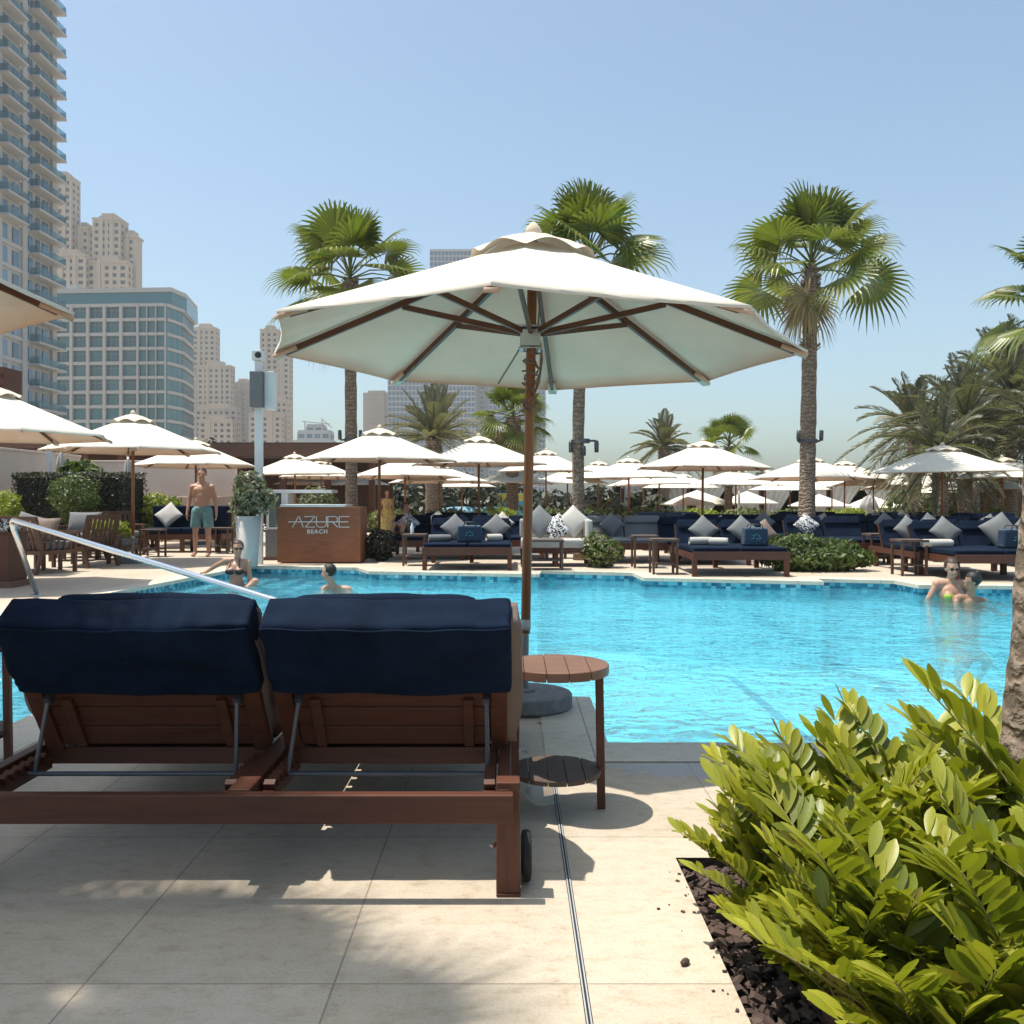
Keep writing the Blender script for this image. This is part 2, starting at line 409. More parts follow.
# water
m, t, b = nodes('pool_water'); t.nodes.remove(b)
co = coords(t, (1,1,1))
def wnoise(scale, sx, sy, det=2.0, dis=.3):
    n_ = N(t, 'ShaderNodeTexNoise', Scale=scale, Detail=det, Distortion=dis); t.links.new(coords(t, (sx,sy,1)), n_.inputs['Vector']); return n_.outputs[0]
h = math_(t, 'ADD', math_(t, 'MULTIPLY', wnoise(1.1,1,1.4), 1.0), math_(t, 'MULTIPLY', wnoise(3.6,1,1.5,2.0,.8), .50))
h = math_(t, 'ADD', h, math_(t, 'MULTIPLY', wnoise(12.0,1,1.2,2.0,.5), .16))
h = math_(t, 'MULTIPLY', h, math_(t, 'ADD', .45, math_(t, 'MULTIPLY', wnoise(.35,1,2.2,2.0,.4), 1.2)))
bp_ = t.nodes.new('ShaderNodeBump'); bp_.inputs['Strength'].default_value = 1.0; bp_.inputs['Distance'].default_value = .20
t.links.new(h, bp_.inputs['Height'])
tr = t.nodes.new('ShaderNodeBsdfTransparent'); tr.inputs[0].default_value = (.74,.96,1,1)
rf = t.nodes.new('ShaderNodeBsdfRefraction'); rf.inputs['Color'].default_value = (.74,.96,1,1); rf.inputs['IOR'].default_value = 1.33; rf.inputs['Roughness'].default_value = 0.0
gl = t.nodes.new('ShaderNodeBsdfGlossy'); gl.inputs['Roughness'].default_value = .03; gl.inputs['Color'].default_value = (1,1,1,1)
fr = t.nodes.new('ShaderNodeFresnel'); fr.inputs['IOR'].default_value = 1.33
for nd in (rf, gl, fr): t.links.new(bp_.outputs[0], nd.inputs['Normal'])
m1 = t.nodes.new('ShaderNodeMixShader'); m1.inputs[0].default_value = .55
t.links.new(tr.outputs[0], m1.inputs[1]); t.links.new(rf.outputs[0], m1.inputs[2])
m2 = t.nodes.new('ShaderNodeMixShader'); t.links.new(fr.outputs[0], m2.inputs[0]); t.links.new(m1.outputs[0], m2.inputs[1]); t.links.new(gl.outputs[0], m2.inputs[2])
t.links.new(m2.outputs[0], t.nodes['Material Output'].inputs[0])
M['water'] = m
v, f = fill(POOL, [], -.115)
wa = MB(); wa.add(v, f); tag(wa.build('pool_water', M['water']), kind='structure')
# drain strip along a joint
ds = MB()
for x in (.1705, .1795): ds.box2((x-.0018, -1, .0005), (x+.0018, 4.04, .0045))
o = tag(ds.build('drain_strip', M['galv']), kind='structure')
ds = MB(); ds.add([(.1665,-1,.003),(.1835,-1,.003),(.1835,4.04,.003),(.1665,4.04,.003)], [(0,1,2,3)])
tag(ds.build('drain_channel', M['rubber']), kind='structure')
# planting bed soil and bark
M['soil'] = simple('soil', (.05,.035,.028), .95, .3, 6, .9, 40, .02)
M['bark'] = leafmat('bark_mulch', [(.035,.022,.018),(.09,.055,.042),(.06,.038,.03),(.13,.085,.065)], 0.0, .85)
v, f = fill(BED, [], -.05); so = MB(); so.add(v, f)
so.add([(x,y,-.0) for x,y in BED]+[(x,y,-.05) for x,y in BED], [(i,(i+1)%4,4+(i+1)%4,4+i) for i in range(4)])
tag(so.build('bed_soil', M['soil']), kind='structure')
rnd = random.Random(3)
bk = MB()
for i in range(4200):
    x = .545+abs(rnd.gauss(0,.55)); y = rnd.uniform(.9, 2.95)
    if x > 3: continue
    s = rnd.uniform(.008, .036)
    q = Quaternion(Vector((rnd.uniform(-1,1),rnd.uniform(-1,1),rnd.uniform(-1,1))).normalized(), rnd.uniform(0,1.1)).to_matrix() @ Matrix.Rotation(rnd.uniform(0,6.28),3,'Z')
    bk.box((x, y, -.045+rnd.uniform(0,.035)), (s*1.5, s*.8, s*.3), q, 0, rnd.uniform(.4,.9))
for i in range(28):      # crumbs spilt over the bed edge
    x = .54-abs(rnd.gauss(0,.045)); y = rnd.uniform(1.6, 2.95); s = rnd.uniform(.002,.008)
    bk.box((x, y, .003), (s*1.5, s, s*.5), Matrix.Rotation(rnd.uniform(0,6.28),3,'Z'))
tag(bk.build('bark_mulch', M['bark']), kind='stuff')
for (px, py, s) in ((685,965,.028),(712,948,.02)):
    p = gp(px, py); b_ = MB(); b_.ell((0,0,.008), (s*.6,s*.35,.009), 8, 5, Matrix.Rotation(.8,3,'Z'))
    o = b_.build('bark_chip', M['bark']); o.location = p
    tag(o, 'small dark bark chip lying alone on the pale paving' if px == 685 else 'tiny dark bark chip on the paving right beside the mulch bed edge', 'bark chip')

# haze
hz = MB(); hz.box2((-420,-12,-2.6), (420,700,150))
m = bpy.data.materials.new('haze'); m.use_nodes = True; t = m.node_tree; t.nodes.remove(t.nodes['Principled BSDF'])
pv = t.nodes.new('ShaderNodeVolumePrincipled'); pv.inputs['Color'].default_value = (.93,.96,1,1); pv.inputs['Density'].default_value = .0004; pv.inputs['Anisotropy'].default_value = .25
t.links.new(pv.outputs[0], t.nodes['Material Output'].inputs['Volume'])
HAZE = True
if HAZE: tag(hz.build('haze', m), kind='stuff')
# ------------------------------------------------------------------ buildings
M['cream_b'] = simple('cream_render', (.40,.33,.25), .85, .06, .05, .05)
M['cream_d'] = simple('warm_render', (.36,.30,.23), .85, .06, .05, .05)
M['tower_w'] = simple('pale_tower_wall', (.36,.365,.37), .8, .05, .05, .05)
M['white_b'] = simple('white_concrete', (.36,.36,.35), .8, .05, .05, .05)
def glassm(name, col, rough=.12, met=.0):
    m, t, b = nodes(name)
    oi = t.nodes.new('ShaderNodeObjectInfo')
    t.links.new(ramp(t, oi.outputs['Random'], [(0, sc(col,.65)), (1, sc(col,1.4))]), b.inputs['Base Color'])
    b.inputs['Roughness'].default_value = rough; b.inputs['Specular IOR Level'].default_value = .8; b.inputs['Metallic'].default_value = met
    return m
M['glass_dark'] = glassm('dark_window_glass', (.03,.03,.03))
M['glass_teal'] = glassm('teal_glass', (.03,.10,.115))
M['glass_blue'] = glassm('blue_glass', (.07,.14,.21))
M['rail_glass'] = glassm('rail_glass', (.10,.15,.17), .1)
t = M['rail_glass'].node_tree; tr = t.nodes.new('ShaderNodeBsdfTransparent'); tr.inputs[0].default_value = (.75,.9,.92,1); mx = t.nodes.new('ShaderNodeMixShader'); mx.inputs[0].default_value = .68
t.links.new(t.nodes['Principled BSDF'].outputs[0], mx.inputs[1]); t.links.new(tr.outputs[0], mx.inputs[2]); t.links.new(mx.outputs[0], t.nodes['Material Output'].inputs[0])
M['mullion'] = simple('mullion', (.16,.18,.18), .5)
def windows(cells, parent, mat, mname='window', thick=.1):
    """cells: (center, width, height, angle). up to 100 as own parts, the rest as one"""
    byk = {}
    cells = sorted(cells, key=lambda c: -c[1]*c[2])
    for c, w_, h_, a in cells[:100]:
        k = (round(w_,2), round(h_,2))
        if k not in byk:
            b = MB(); b.box((0,0,0), (w_, thick, h_)); mm = mat
            if w_ > 1.9:
                for q in ((-.5,-.17,.17,.5) if w_ > 2.4 else (-.5,0,.5)): b.box((q*(w_-.12),-thick*.6,0), (.12,thick*.5,h_-.01), None, 1)
                b.box((0,-thick*.65,h_*.2), (w_-.2,thick*.45,.10), None, 1); b.box((0,-thick*.65,-h_*.5+.06), (w_-.2,thick*.45,.12), None, 1); mm = [mat, M['mullion']]
            o = b.build(mname, mm, parent); byk[k] = o
        else:
            o = byk[k].copy(); C.objects.link(o); o.parent = parent
        o.location = c; o.rotation_euler = (0,0,a)
    if len(cells) > 100:
        b = MB()
        for c, w_, h_, a in cells[100:]: b.box(c, (w_, thick, h_), Matrix.Rotation(a,3,'Z'))
        o = b.build(mname, mat, parent); tag(o, kind='stuff')
def facade(wall, cells, p0, p1, z0, z1, nf, nb, ww=.55, wh=.55, dep=.5, pier=True, slab=True):
    """facade from p0 to p1 (2d), outward normal on the right of p0->p1"""
    a = Vector((p0[0],p0[1],0)); b = Vector((p1[0],p1[1],0)); d = b-a; L = d.length; d /= L
    nrm = Vector((d.y, -d.x, 0)); ang = math.atan2(d.y, d.x)
    fh = (z1-z0)/nf; bw = L/nb; rot = Matrix.Rotation(ang,3,'Z')
    if pier:
        for i in range(nb+1):
            x = bw*i; wd = bw*(1-ww)
            wall.box(a+d*x+nrm*dep/2+Vector((0,0,(z0+z1)/2)), (wd if 0<i<nb else wd*.6, dep, z1-z0), rot)
    if slab:
        for k in range(nf+1):
            z = z0+fh*k
            wall.box(a+d*L/2+nrm*(dep*.42)+Vector((0,0,z)), (L-.02, dep*.84, fh*(1-wh)), rot)
    for k in range(nf):
        for i in range(nb):
            c = a+d*(bw*(i+.5))+nrm*.08+Vector((0,0,z0+fh*(k+.5)))
            cells.append((c, bw*ww*.98, fh*wh*.98, ang))
def block(wall, x0, x1, y0, y1, z0, z1): wall.box2((x0,y0,z0),(x1,y1,z1))
ZG = -1.42
# tall near tower on the left: facade plane X=-73
XT = -73.0; Y0, Y1 = 112.0, 143.6; FH = 3.35
tw = thing('apartment_tower', 'tall pale apartment tower with stacked white balconies at the left edge', 'tower', (XT, Y1, ZG))
T0 = Vector((XT, Y1, ZG))
def loc(x, y, z): return (x-T0.x, y-T0.y, z-T0.z)
wl = MB()
ztop = 74.8+FH*4
wl.box2(loc(XT-22, Y0, ZG), loc(XT, Y1, ztop+2))
zs = [74.8+FH*k for k in range(-23, 5)]
for z in zs:      # floor bands
    wl.box2(loc(XT, Y0, z-.25), loc(XT+.28, Y1-.1, z+.35))
for y, wd in ((113.5,2.2),(121.2,1.2),(127.6,1.3),(134.3,1.3),(142.9,1.3)):
    wl.box2(loc(XT, y-wd/2, ZG+.5), loc(XT+.4, y+wd/2, ztop+1))
wl.build('wall', M['tower_w'], tw)
cells = []
for z in zs:
    if z+3 > ztop: continue
    for y, wd, hh in ((124.3,2.2,2.3),(129.2,1.5,2.2),(132.2,1.5,2.2),(136.2,1.1,2.3),(138.4,1.0,2.3),(140.6,1.6,2.3)):
        cells.append((Vector(loc(XT+.12, y, z+.35+hh/2+.05)), wd, hh, PI/2))
cells.sort(key=lambda c: -c[0].z)
windows([c for c in cells], tw, M['glass_blue'])
def balcony(y0, y1, z, dp):
    s = MB()
    s.prism([(loc(XT+.3,y0,0)[0], loc(0,y0,0)[1]), (loc(XT+dp,y0,0)[0], loc(0,y0,0)[1]), (loc(XT+dp,y1,0)[0], loc(0,y1,0)[1]), (loc(XT+.3,y1,0)[0], loc(0,y1,0)[1])], z-T0.z-.18, z-T0.z+.12)
    o = s.build('balcony', M['tower_w'], tw)
    r = MB()
    xx = XT+dp-.12
    for a_, b_ in (((XT+.35,y0+.1),(xx,y0+.1)), ((xx,y0+.1),(xx,y1-.1)), ((xx,y1-.1),(XT+.35,y1-.1))):
        r.beam(loc(a_[0],a_[1],z+.68), loc(b_[0],b_[1],z+.68), .05, 1.0)
    r.build('glass_rail', M['rail_glass'], o)
for z in zs:
    if z < 10: continue
    balcony(135.6, 143.9, z, 1.85)
    if z > 40: balcony(127.2, 132.6, z, 1.85)
# glass mid-rise
gz = thing('glass_office_block', 'mid-rise block with teal glass bays and white floor bands behind the left parasols', 'building', (-96,215,ZG))
def rel(p, T): return (p[0]-T[0], p[1]-T[1])
T = (-96,215)
def P2(px, Y): return ((px-512)/F*Y, Y)
a, b_, c_, e_ = rel(P2(40,216),T), rel(P2(166,214),T), rel(P2(182,221),T), rel(P2(193,236),T)
wl = MB(); cells = []
ztop = at(120, 306, 215).z-ZG
foot = [a, b_, c_, e_, (e_[0]-13,e_[1]+14), (a[0],a[1]+36)]
core = [(x, y) for x, y in foot]
wl.prism(core, 0, ztop-.2)
gl_ = []
facade(wl, cells, a, P2 and rel(P2(139,214.4),T), 0, ztop, 14, 6, .82, .78, .9)
facade(wl, cells, rel(P2(139,214.4),T), b_, 0, ztop, 14, 3, .93, .80, .8)
facade(wl, cells, b_, c_, 0, ztop, 14, 3, .97, .80, .7, pier=False)
facade(wl, cells, c_, e_, 0, ztop, 14, 4, .97, .80, .7, pier=False)
# setback top storey and roof slab
wl.prism([(x*.97+1.0, y+1.5) for x, y in foot], ztop+3.6, ztop+4.6)
wl.prism([(a[0]-2, a[1]+6), (b_[0]-24, b_[1]+6), (b_[0]-24, b_[1]+24), (a[0]-2, a[1]+24)], ztop, ztop+6.3)
wl.build('wall', M['white_b'], gz)
tp = MB(); tp.prism([(x*.95+1.2, y+2.0) for x, y in foot], ztop-.1, ztop+3.6); tp.build('glazed_top_floor', M['glass_teal'], gz)
windows(sorted(cells, key=lambda c: -c[0].z), gz, M['glass_teal'])
# generic stepped residential tower
def tower(name, label, Y, blocks, mat, gmat, fl=3.3, bay=3.4, depth=8, ww=.5, wh=.52, crown=True, cat='tower', group=None):
    """blocks: (px0, px1, pytop, dy) wings of the tower at distance Y+dy"""
    px = sum(b[0]+b[1] for b in blocks)/(2*len(blocks))
    o = P2(px, Y); root = thing(name, label, cat, (o[0], o[1], ZG), 0, group)
    wl = MB(); cells = []
    for (x0, x1, yt, dy) in blocks:
        YY = Y+dy; x1 -= (512-x1)*depth/(YY+depth) if x1 < 400 and x1-x0 > 8 else 0; p0 = rel(P2(x0, YY), o); p1 = rel(P2(x1, YY), o); zt = at(0, yt, YY).z-ZG
        wl.box2((p0[0], p0[1], 0), (p1[0], p1[1]+depth, zt))
        nf = max(1, int(zt/fl)); nb = max(1, round((p1[0]-p0[0])/bay))
        zc = zt-1.2
        facade(wl, cells, p0, p1, zc-nf*fl, zc, nf, nb, ww, wh, .7)
        if p1[0]-p0[0] > 5: facade(wl, cells, (p1[0],p1[1]+.2), (p1[0],p1[1]+depth-.2), zc-nf*fl, zc, nf, max(1, round(depth/bay)), ww, wh, .5)
        if crown:
            wl.box2((p0[0]-.6, p0[1]-1.0, zt-.6), (p1[0]+.6, p1[1]+depth+.5, zt+.5))
            wl.box2((p0[0]+(p1[0]-p0[0])*.25, p0[1]+1, zt+.5), (p0[0]+(p1[0]-p0[0])*.75, p1[1]+depth-1, zt+3.0))
            k = rng.randint(1,2)
            for q in range(k):     # tall arched bays: vertical fins
                xx = p0[0]+(p1[0]-p0[0])*(.3+.4*q)
                wl.box2((xx-.8, p0[1]-1.1, zt*.55), (xx+.8, p0[1]-.0, zt+1.2))
    wl.build('wall', mat, root)
    cells = [c for c in cells if c[0].z+ZG > 2]
    windows(sorted(cells, key=lambda c: -c[0].z), root, gmat, thick=.12)
    return root
rng = random.Random(5)
tower('residential_tower', 'cream residential tower with arched windows just right of the pale balcony tower', 420, [(50,79,177,0),(52,93,255,-8)], M['cream_b'], M['glass_dark'])
tower('residential_tower', 'broad cream stepped tower rising behind the teal glass block', 424, [(77,96,228,0),(94,127,219,-5),(125,142,236,-2),(88,134,262,-9)], M['cream_b'], M['glass_dark'])
tower('plant_room_block', 'low plain beige block on the skyline right behind the teal glass block', 260, [(141,176,291,0)], M['cream_d'], M['glass_dark'], bay=30, ww=.1, crown=False, cat='building')
tower('residential_tower', 'slim cream tower with stepped wings immediately right of the teal glass block', 560, [(186,200,372,0),(193,219,328,8),(198,234,366,-10),(196,240,408,-25),(200,236,420,-40)], M['cream_b'], M['glass_dark'])
tower('apartment_block', 'plain beige apartment block partly behind the white speaker pole', 600, [(234,254,383,0),(240,262,390,-15)], M['cream_d'], M['glass_dark'], bay=5, ww=.3)
tower('residential_tower', 'cream tower under the left tip of the big parasol', 540, [(261,281,330,6),(278,292,344,0),(272,290,400,-14),(250,284,414,-24)], M['cream_b'], M['glass_dark'])
cr = tower('white_apartment_block', 'low white block with a crane on its roof, between cream tower and palm trunk', 420, [(293,336,440,0),(298,333,430,6),(307,326,424,10)], M['white_b'], M['glass_blue'], ww=.72, wh=.6, crown=False, cat='building')
b = MB(); o0 = Vector(cr.location)
def cl(px, py): return at(px, py, 428)-o0
b.beam(cl(305,432), cl(305,421), .5,.5); b.beam(cl(302,421.5), cl(330,424), .4,.4); b.beam(cl(321,418), cl(332,428), .4,.4); b.beam(cl(322,432), cl(322,420), .5,.5)
b.build('roof_crane', M['white_b'], cr)
tower('concrete_tower', 'blank pale concrete tower left of the blue glass towers', 620, [(368,386,391,0),(384,390,398,6)], M['cream_d'], M['glass_dark'], bay=60, ww=.04, wh=.1, crown=False)
tower('glass_skyscraper', 'tall blue glass skyscraper whose top shows above the big parasol', 600, [(388,432,330,4),(430,475,249,0)], M['white_b'], M['glass_blue'], 3.6, 2.6, ww=.84, wh=.76, crown=False)
tower('glass_skyscraper', 'blue glass skyscraper behind the fan palm and the wooden pole of the big parasol', 600, [(489,537,322,0),(535,545,335,5)], M['white_b'], M['glass_blue'], 3.6, 2.6, ww=.84, wh=.76, crown=False)
tower('link_tower', 'pale concrete core between the two blue glass skyscrapers', 612, [(474,490,345,0)], M['white_b'], M['glass_dark'], bay=14, ww=.2, crown=False)

# ------------------------------------------------------------------ walls and pavilions round the terrace
M['garden_wall'] = simple('garden_wall', (.60,.50,.43), .9, .06, 1.2, .2, 30)
def wall_thing(label, pts, h, th=.25):
    b = MB()
    for i in range(len(pts)-1):
        b.beam((pts[i][0],pts[i][1],h/2), (pts[i+1][0],pts[i+1][1],h/2), th, h, ext=.0)
    b.beam((pts[0][0],pts[0][1],h+.03), (pts[-1][0],pts[-1][1],h+.03), th+.06, .06) if len(pts) == 2 else None
    return tag(b.build('garden_wall', M['garden_wall'], bevel=.01), label, 'wall')
def wp(px, Y): return ((px-512)/F*Y, Y)
wall_thing('long beige garden wall receding from the left edge behind the hedge', [wp(-120,17.0), wp(76,25.0)], 1.19+44*19/900*1.18)
wall_thing('beige garden wall standing square-on behind the standing man', [wp(92,25.2), wp(236,25.2)], 2.15)
b = MB(); b.beam((*wp(110,24),.45), (*wp(168,24),.45), .2, .9); b.beam((*wp(168,24),.6), (*wp(236,24),.6), .2, 1.2)
tag(b.build('low_wall', M['garden_wall'], bevel=.01), 'low pale wall behind the navy sofa and yellow-green bush', 'wall')
# dark timber restaurant pavilion
def pavilion(label, px0, px1, Y, ztop, dep, posts, mat_in, n_slats=0, base=0):
    p0 = wp(px0, Y); p1 = wp(px1, Y); o = ((p0[0]+p1[0])/2, Y)
    r = thing('pavilion', label, 'pavilion', (o[0], o[1], 0)); W = p1[0]-p0[0]
    b = MB(); b.box((0,dep/2,ztop+.12), (W+.8,dep+.8,.24)); b.box((0,-.42,ztop-.1), (W+.8,.06,.3)); b.build('roof', M['dark_wood'], r)
    b = MB(); b.box((0,dep,ztop/2-.05), (W,.15,ztop-.1)); b.build('back_wall', mat_in, r)
    for i in range(posts):
        b = MB(); b.box((-W/2+W*i/(posts-1),0,ztop/2), (.22,.22,ztop)); b.build('post', M['teak_z'], r)
    if n_slats:
        b = MB()
        for i in range(n_slats): b.box((0, -.2, ztop+.3+i*.16), (W*.96,.04,.10))
        b.build('roof_slats', M['teak'], r)
    return r
pavilion('dark timber restaurant pavilion with brown posts above the left garden wall', -90, 122, 30, 3.05, 6, 7, M['dark_wood'])
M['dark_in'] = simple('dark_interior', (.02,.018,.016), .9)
pavilion('low brown timber pavilion behind the planter and the lettered counter', 150, 372, 34, 2.95, 6, 6, M['dark_wood'], 0)
b = MB(); b.box((0,0,0),(11.5,8,1.6)); 
pr = b.build('flat_roof', M['dark_in'], None); pr.location = ((300-512)/900*50, 52, 3.3); tag(pr, 'dark flat roofed building beyond the umbrellas, below the cream towers', 'building')
b = MB(); b.box((0,0,0),(1.5,.5,.76));
for i in range(5): b.box((0,-.27,-.32+i*.16),(1.54,.05,.09))
o = b.build('slatted_screen', M['teak']); o.location = at(15,394,13.8)-Vector((.78,0,0))
b2 = MB(); b2.box2((-.09,-.09,-o.location.z),(.09,.09,-.381)); b2.build('post', M['teak_z'], o)
tag(o, 'brown slatted timber screen on a post at the left edge above the white parasol', 'screen')
# cabanas with curtains
def cabana(label, px, Y, W=3.4, H=3.25, z0=-1.42):
    x = (px-512)/F*Y
    r = thing('cabana', label, 'cabana', (x, Y, z0), 0, 'curtained cabanas on the lower terrace')
    b = MB(); b.box((0,1.4,H+.06),(W+.1,3.1,.12)); b.build('roof', M['dark_wood'], r)
    b = MB(); nfr = int(W/.16)
    for i in range(nfr): b.box((-W/2+(i+.5)*W/nfr,-.2,H-.12),(.075,.03,.2))
    b.build('fringe', M['curtain'], r)
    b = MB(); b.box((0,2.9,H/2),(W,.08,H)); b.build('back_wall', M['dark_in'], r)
    for sx in (-1,1):
        b = MB(); b.box((sx*(W/2-.08),-.1,H/2),(.16,.16,H)); b.build('post', M['teak_z'], r)
        # gathered curtain pulled to the post
        b = MB(); n1, n2 = 24, 10; vs = []
        for j in range(n2+1):
            tz = j/n2; zz_ = H*(1-tz*.82)
            wdt = W*.46*(1-tz)**1.1+.12
            for i in range(n1+1):
                u = i/n1; xx = sx*(W/2-.05-wdt*u); yy = -.12+.045*math.sin(u*n1*1.3)+.0
                vs.append((xx, yy, zz_+ (-.0)))
        fs = [(j*(n1+1)+i, j*(n1+1)+i+1, (j+1)*(n1+1)+i+1, (j+1)*(n1+1)+i) for j in range(n2) for i in range(n1)]
        b.add(vs, fs); b.build('curtain', M['curtain'], r, True, solid=.01)
    b = MB(); b.box((0,1.3,.35),(W*.8,1.8,.5)); b.build('daybed', M['white_fab'], r)
    return r
for i, (px, lab) in enumerate(((655,'curtained cabana just right of the middle fan palm trunk'),(727,'curtained cabana behind the nearest right-hand parasol pole'),(795,'curtained cabana behind the tall palm trunk'),
        (860,'curtained cabana right of the tall palm trunk, white drape in front'),(930,'curtained cabana at the right end of the row, beside the hedge'))):
    cabana(lab, px, 44)
# ------------------------------------------------------------------ parasols
RIM, TOPZ, RAD = 2.05, 2.66, 1.53
def vdir(k): a = 2*PI*k/8; return Vector((math.cos(a), math.sin(a), 0))
def canopy_mesh():
    b = MB(); nr, na = 10, 8; r0 = .10
    for k in range(8):
        d0, d1 = vdir(k), vdir(k+1); vs = []
        for i in range(nr+1):
            t_ = i/nr; r = r0+(RAD-r0)*t_
            for j in range(na+1):
                a = j/na; sa = math.sin(PI*a)
                p = (d0*(1-a)+d1*a)*r*(1-.022*sa*t_)
                z = TOPZ+(RIM-TOPZ)*t_**.97 - .030*sa*math.sin(PI*min(1,t_*1.15))*t_ + .006*math.sin(a*17+k*2+t_*9)*t_*sa
                vs.append((p.x, p.y, z))
        # hem
        for j in range(na+1):
            a = j/na; sa = math.sin(PI*a); p = (d0*(1-a)+d1*a)*(RAD-.004)*(1-.022*sa); vs.append((p.x, p.y, RIM-.014))
        fs = [(i*(na+1)+j, i*(na+1)+j+1, (i+1)*(na+1)+j+1, (i+1)*(na+1)+j) for i in range(nr+1) for j in range(na)]
        b.add(vs, fs)
        # rib pocket under the corner
        q = d0*(RAD-.075); tn = Vector((-d0.y, d0.x, 0))
        m_ = Matrix((d0, tn, Vector((0,0,1)))).transposed()
        b.box((q.x, q.y, RIM-.005), (.15,.06,.022), m_ @ Matrix.Rotation(-.37*-1,3,'Y'))
    return b
def vent_mesh():
    b = MB(); nr, na = 6, 10; RV = .37
    for k in range(8):
        d0, d1 = vdir(k), vdir(k+1); vs = []
        for i in range(nr+1):
            t_ = i/nr; r = .02+(RV-.02)*t_
            for j in range(na+1):
                a = j/na; sa = math.sin(PI*a)
                p = (d0*(1-a)+d1*a).normalized()*r*(1-.06*sa)
                z = 2.725-.165*t_**1.7 + .058*(sa**1.5)*t_**3 + .006*math.sin(7*k+9*t_+a*8)*t_
                vs.append((p.x, p.y, z))
        b.add(vs, [(i*(na+1)+j, i*(na+1)+j+1, (i+1)*(na+1)+j+1, (i+1)*(na+1)+j) for i in range(nr) for j in range(na)])
    return b
def make_umbrella(name, label, cat, loc, rz=0, group=None, near=False, base=True):
    r = thing(name, label, cat, loc, rz, group)
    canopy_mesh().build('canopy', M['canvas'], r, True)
    vent_mesh().build('vent', M['vent'], r, True)
    b = MB(); b.lathe([(.045,2.72),(.05,2.75),(.035,2.775),(.012,2.80),(.002,2.805)], 14); b.build('finial', M['vent'], r, True)
    b = MB(); b.lathe([(.0275,.42),(.0275,2.69)], 16); b.build('pole', M['teak_pole'], r, True)
    b = MB(); b.lathe([(.021,.05),(.021,.44),(.031,.44),(.031,.50),(.021,.5)], 14); b.build('pole_sleeve', M['galv'], r, True)
    b = MB()
    b.box((0,0,2.12),(.115,.115,.10)); b.box((0,0,2.185),(.15,.15,.016)); b.box((0,0,2.06),(.13,.13,.012)); b.box((0,0,2.60),(.12,.12,.08))
    b.build('hub', M['steel'], r, bevel=.004 if near else 0)
    for k in range(8):
        d = vdir(k)
        p = d*.05+Vector((0,0,2.625)); q = d*1.46+Vector((0,0,RIM-.005))
        b = MB(); b.beam(p, q, .024, .036); rb = b.build('rib', M['teak_rib'], r)
        s = d*.07+Vector((0,0,2.16)); e = p+(q-p)*.50-Vector((0,0,.02))
        b = MB(); b.beam(s, e, .02, .032); b.build('strut', M['teak_rib'], rb)
    if base:
        b = MB(); b.lathe([(.262,0),(.272,.012),(.272,.078),(.262,.088),(.06,.090),(.06,.10),(.035,.108)], 40)
        b.build('base', M['slabstone'], r, False)
    return r
# the big near one, tilted a little
um = make_umbrella('parasol', 'large open cream parasol with wooden ribs in the foreground, standing at the pool edge', 'parasol', (.068,5.10,0.004), R(-7), 'open cream parasols', True)
um.rotation_euler = (R(-1.2), R(1.0), R(-7.3)); um.scale = (1,1,.985)
b = MB(); pts = []
rr = random.Random(2)
for i in range(70):
    a = i*.9; z = 2.06-.36*i/70+rr.uniform(-.03,.03); rd = .033+rr.uniform(0,.02)
    pts.append((rd*math.cos(a), rd*math.sin(a), z))
b.tube(pts, .0045, 5)
b.tube([(.05,-.02,2.13),(.07,-.03,2.0),(.055,-.04,1.86),(.03,-.035,1.80),(.055,-.02,1.92),(.06,0,2.05)], .005, 5)
b.tube([(.03,-.04,2.6),(.05,-.06,2.3),(.04,-.05,2.1)], .005, 5)
b.build('rope', M['taupe'], um, True)
b = MB(); b.tube([(-.06,.02,2.08),(-.25,.45,1.93)], .006, 6); b.build('pull_cord', M['taupe'], um)
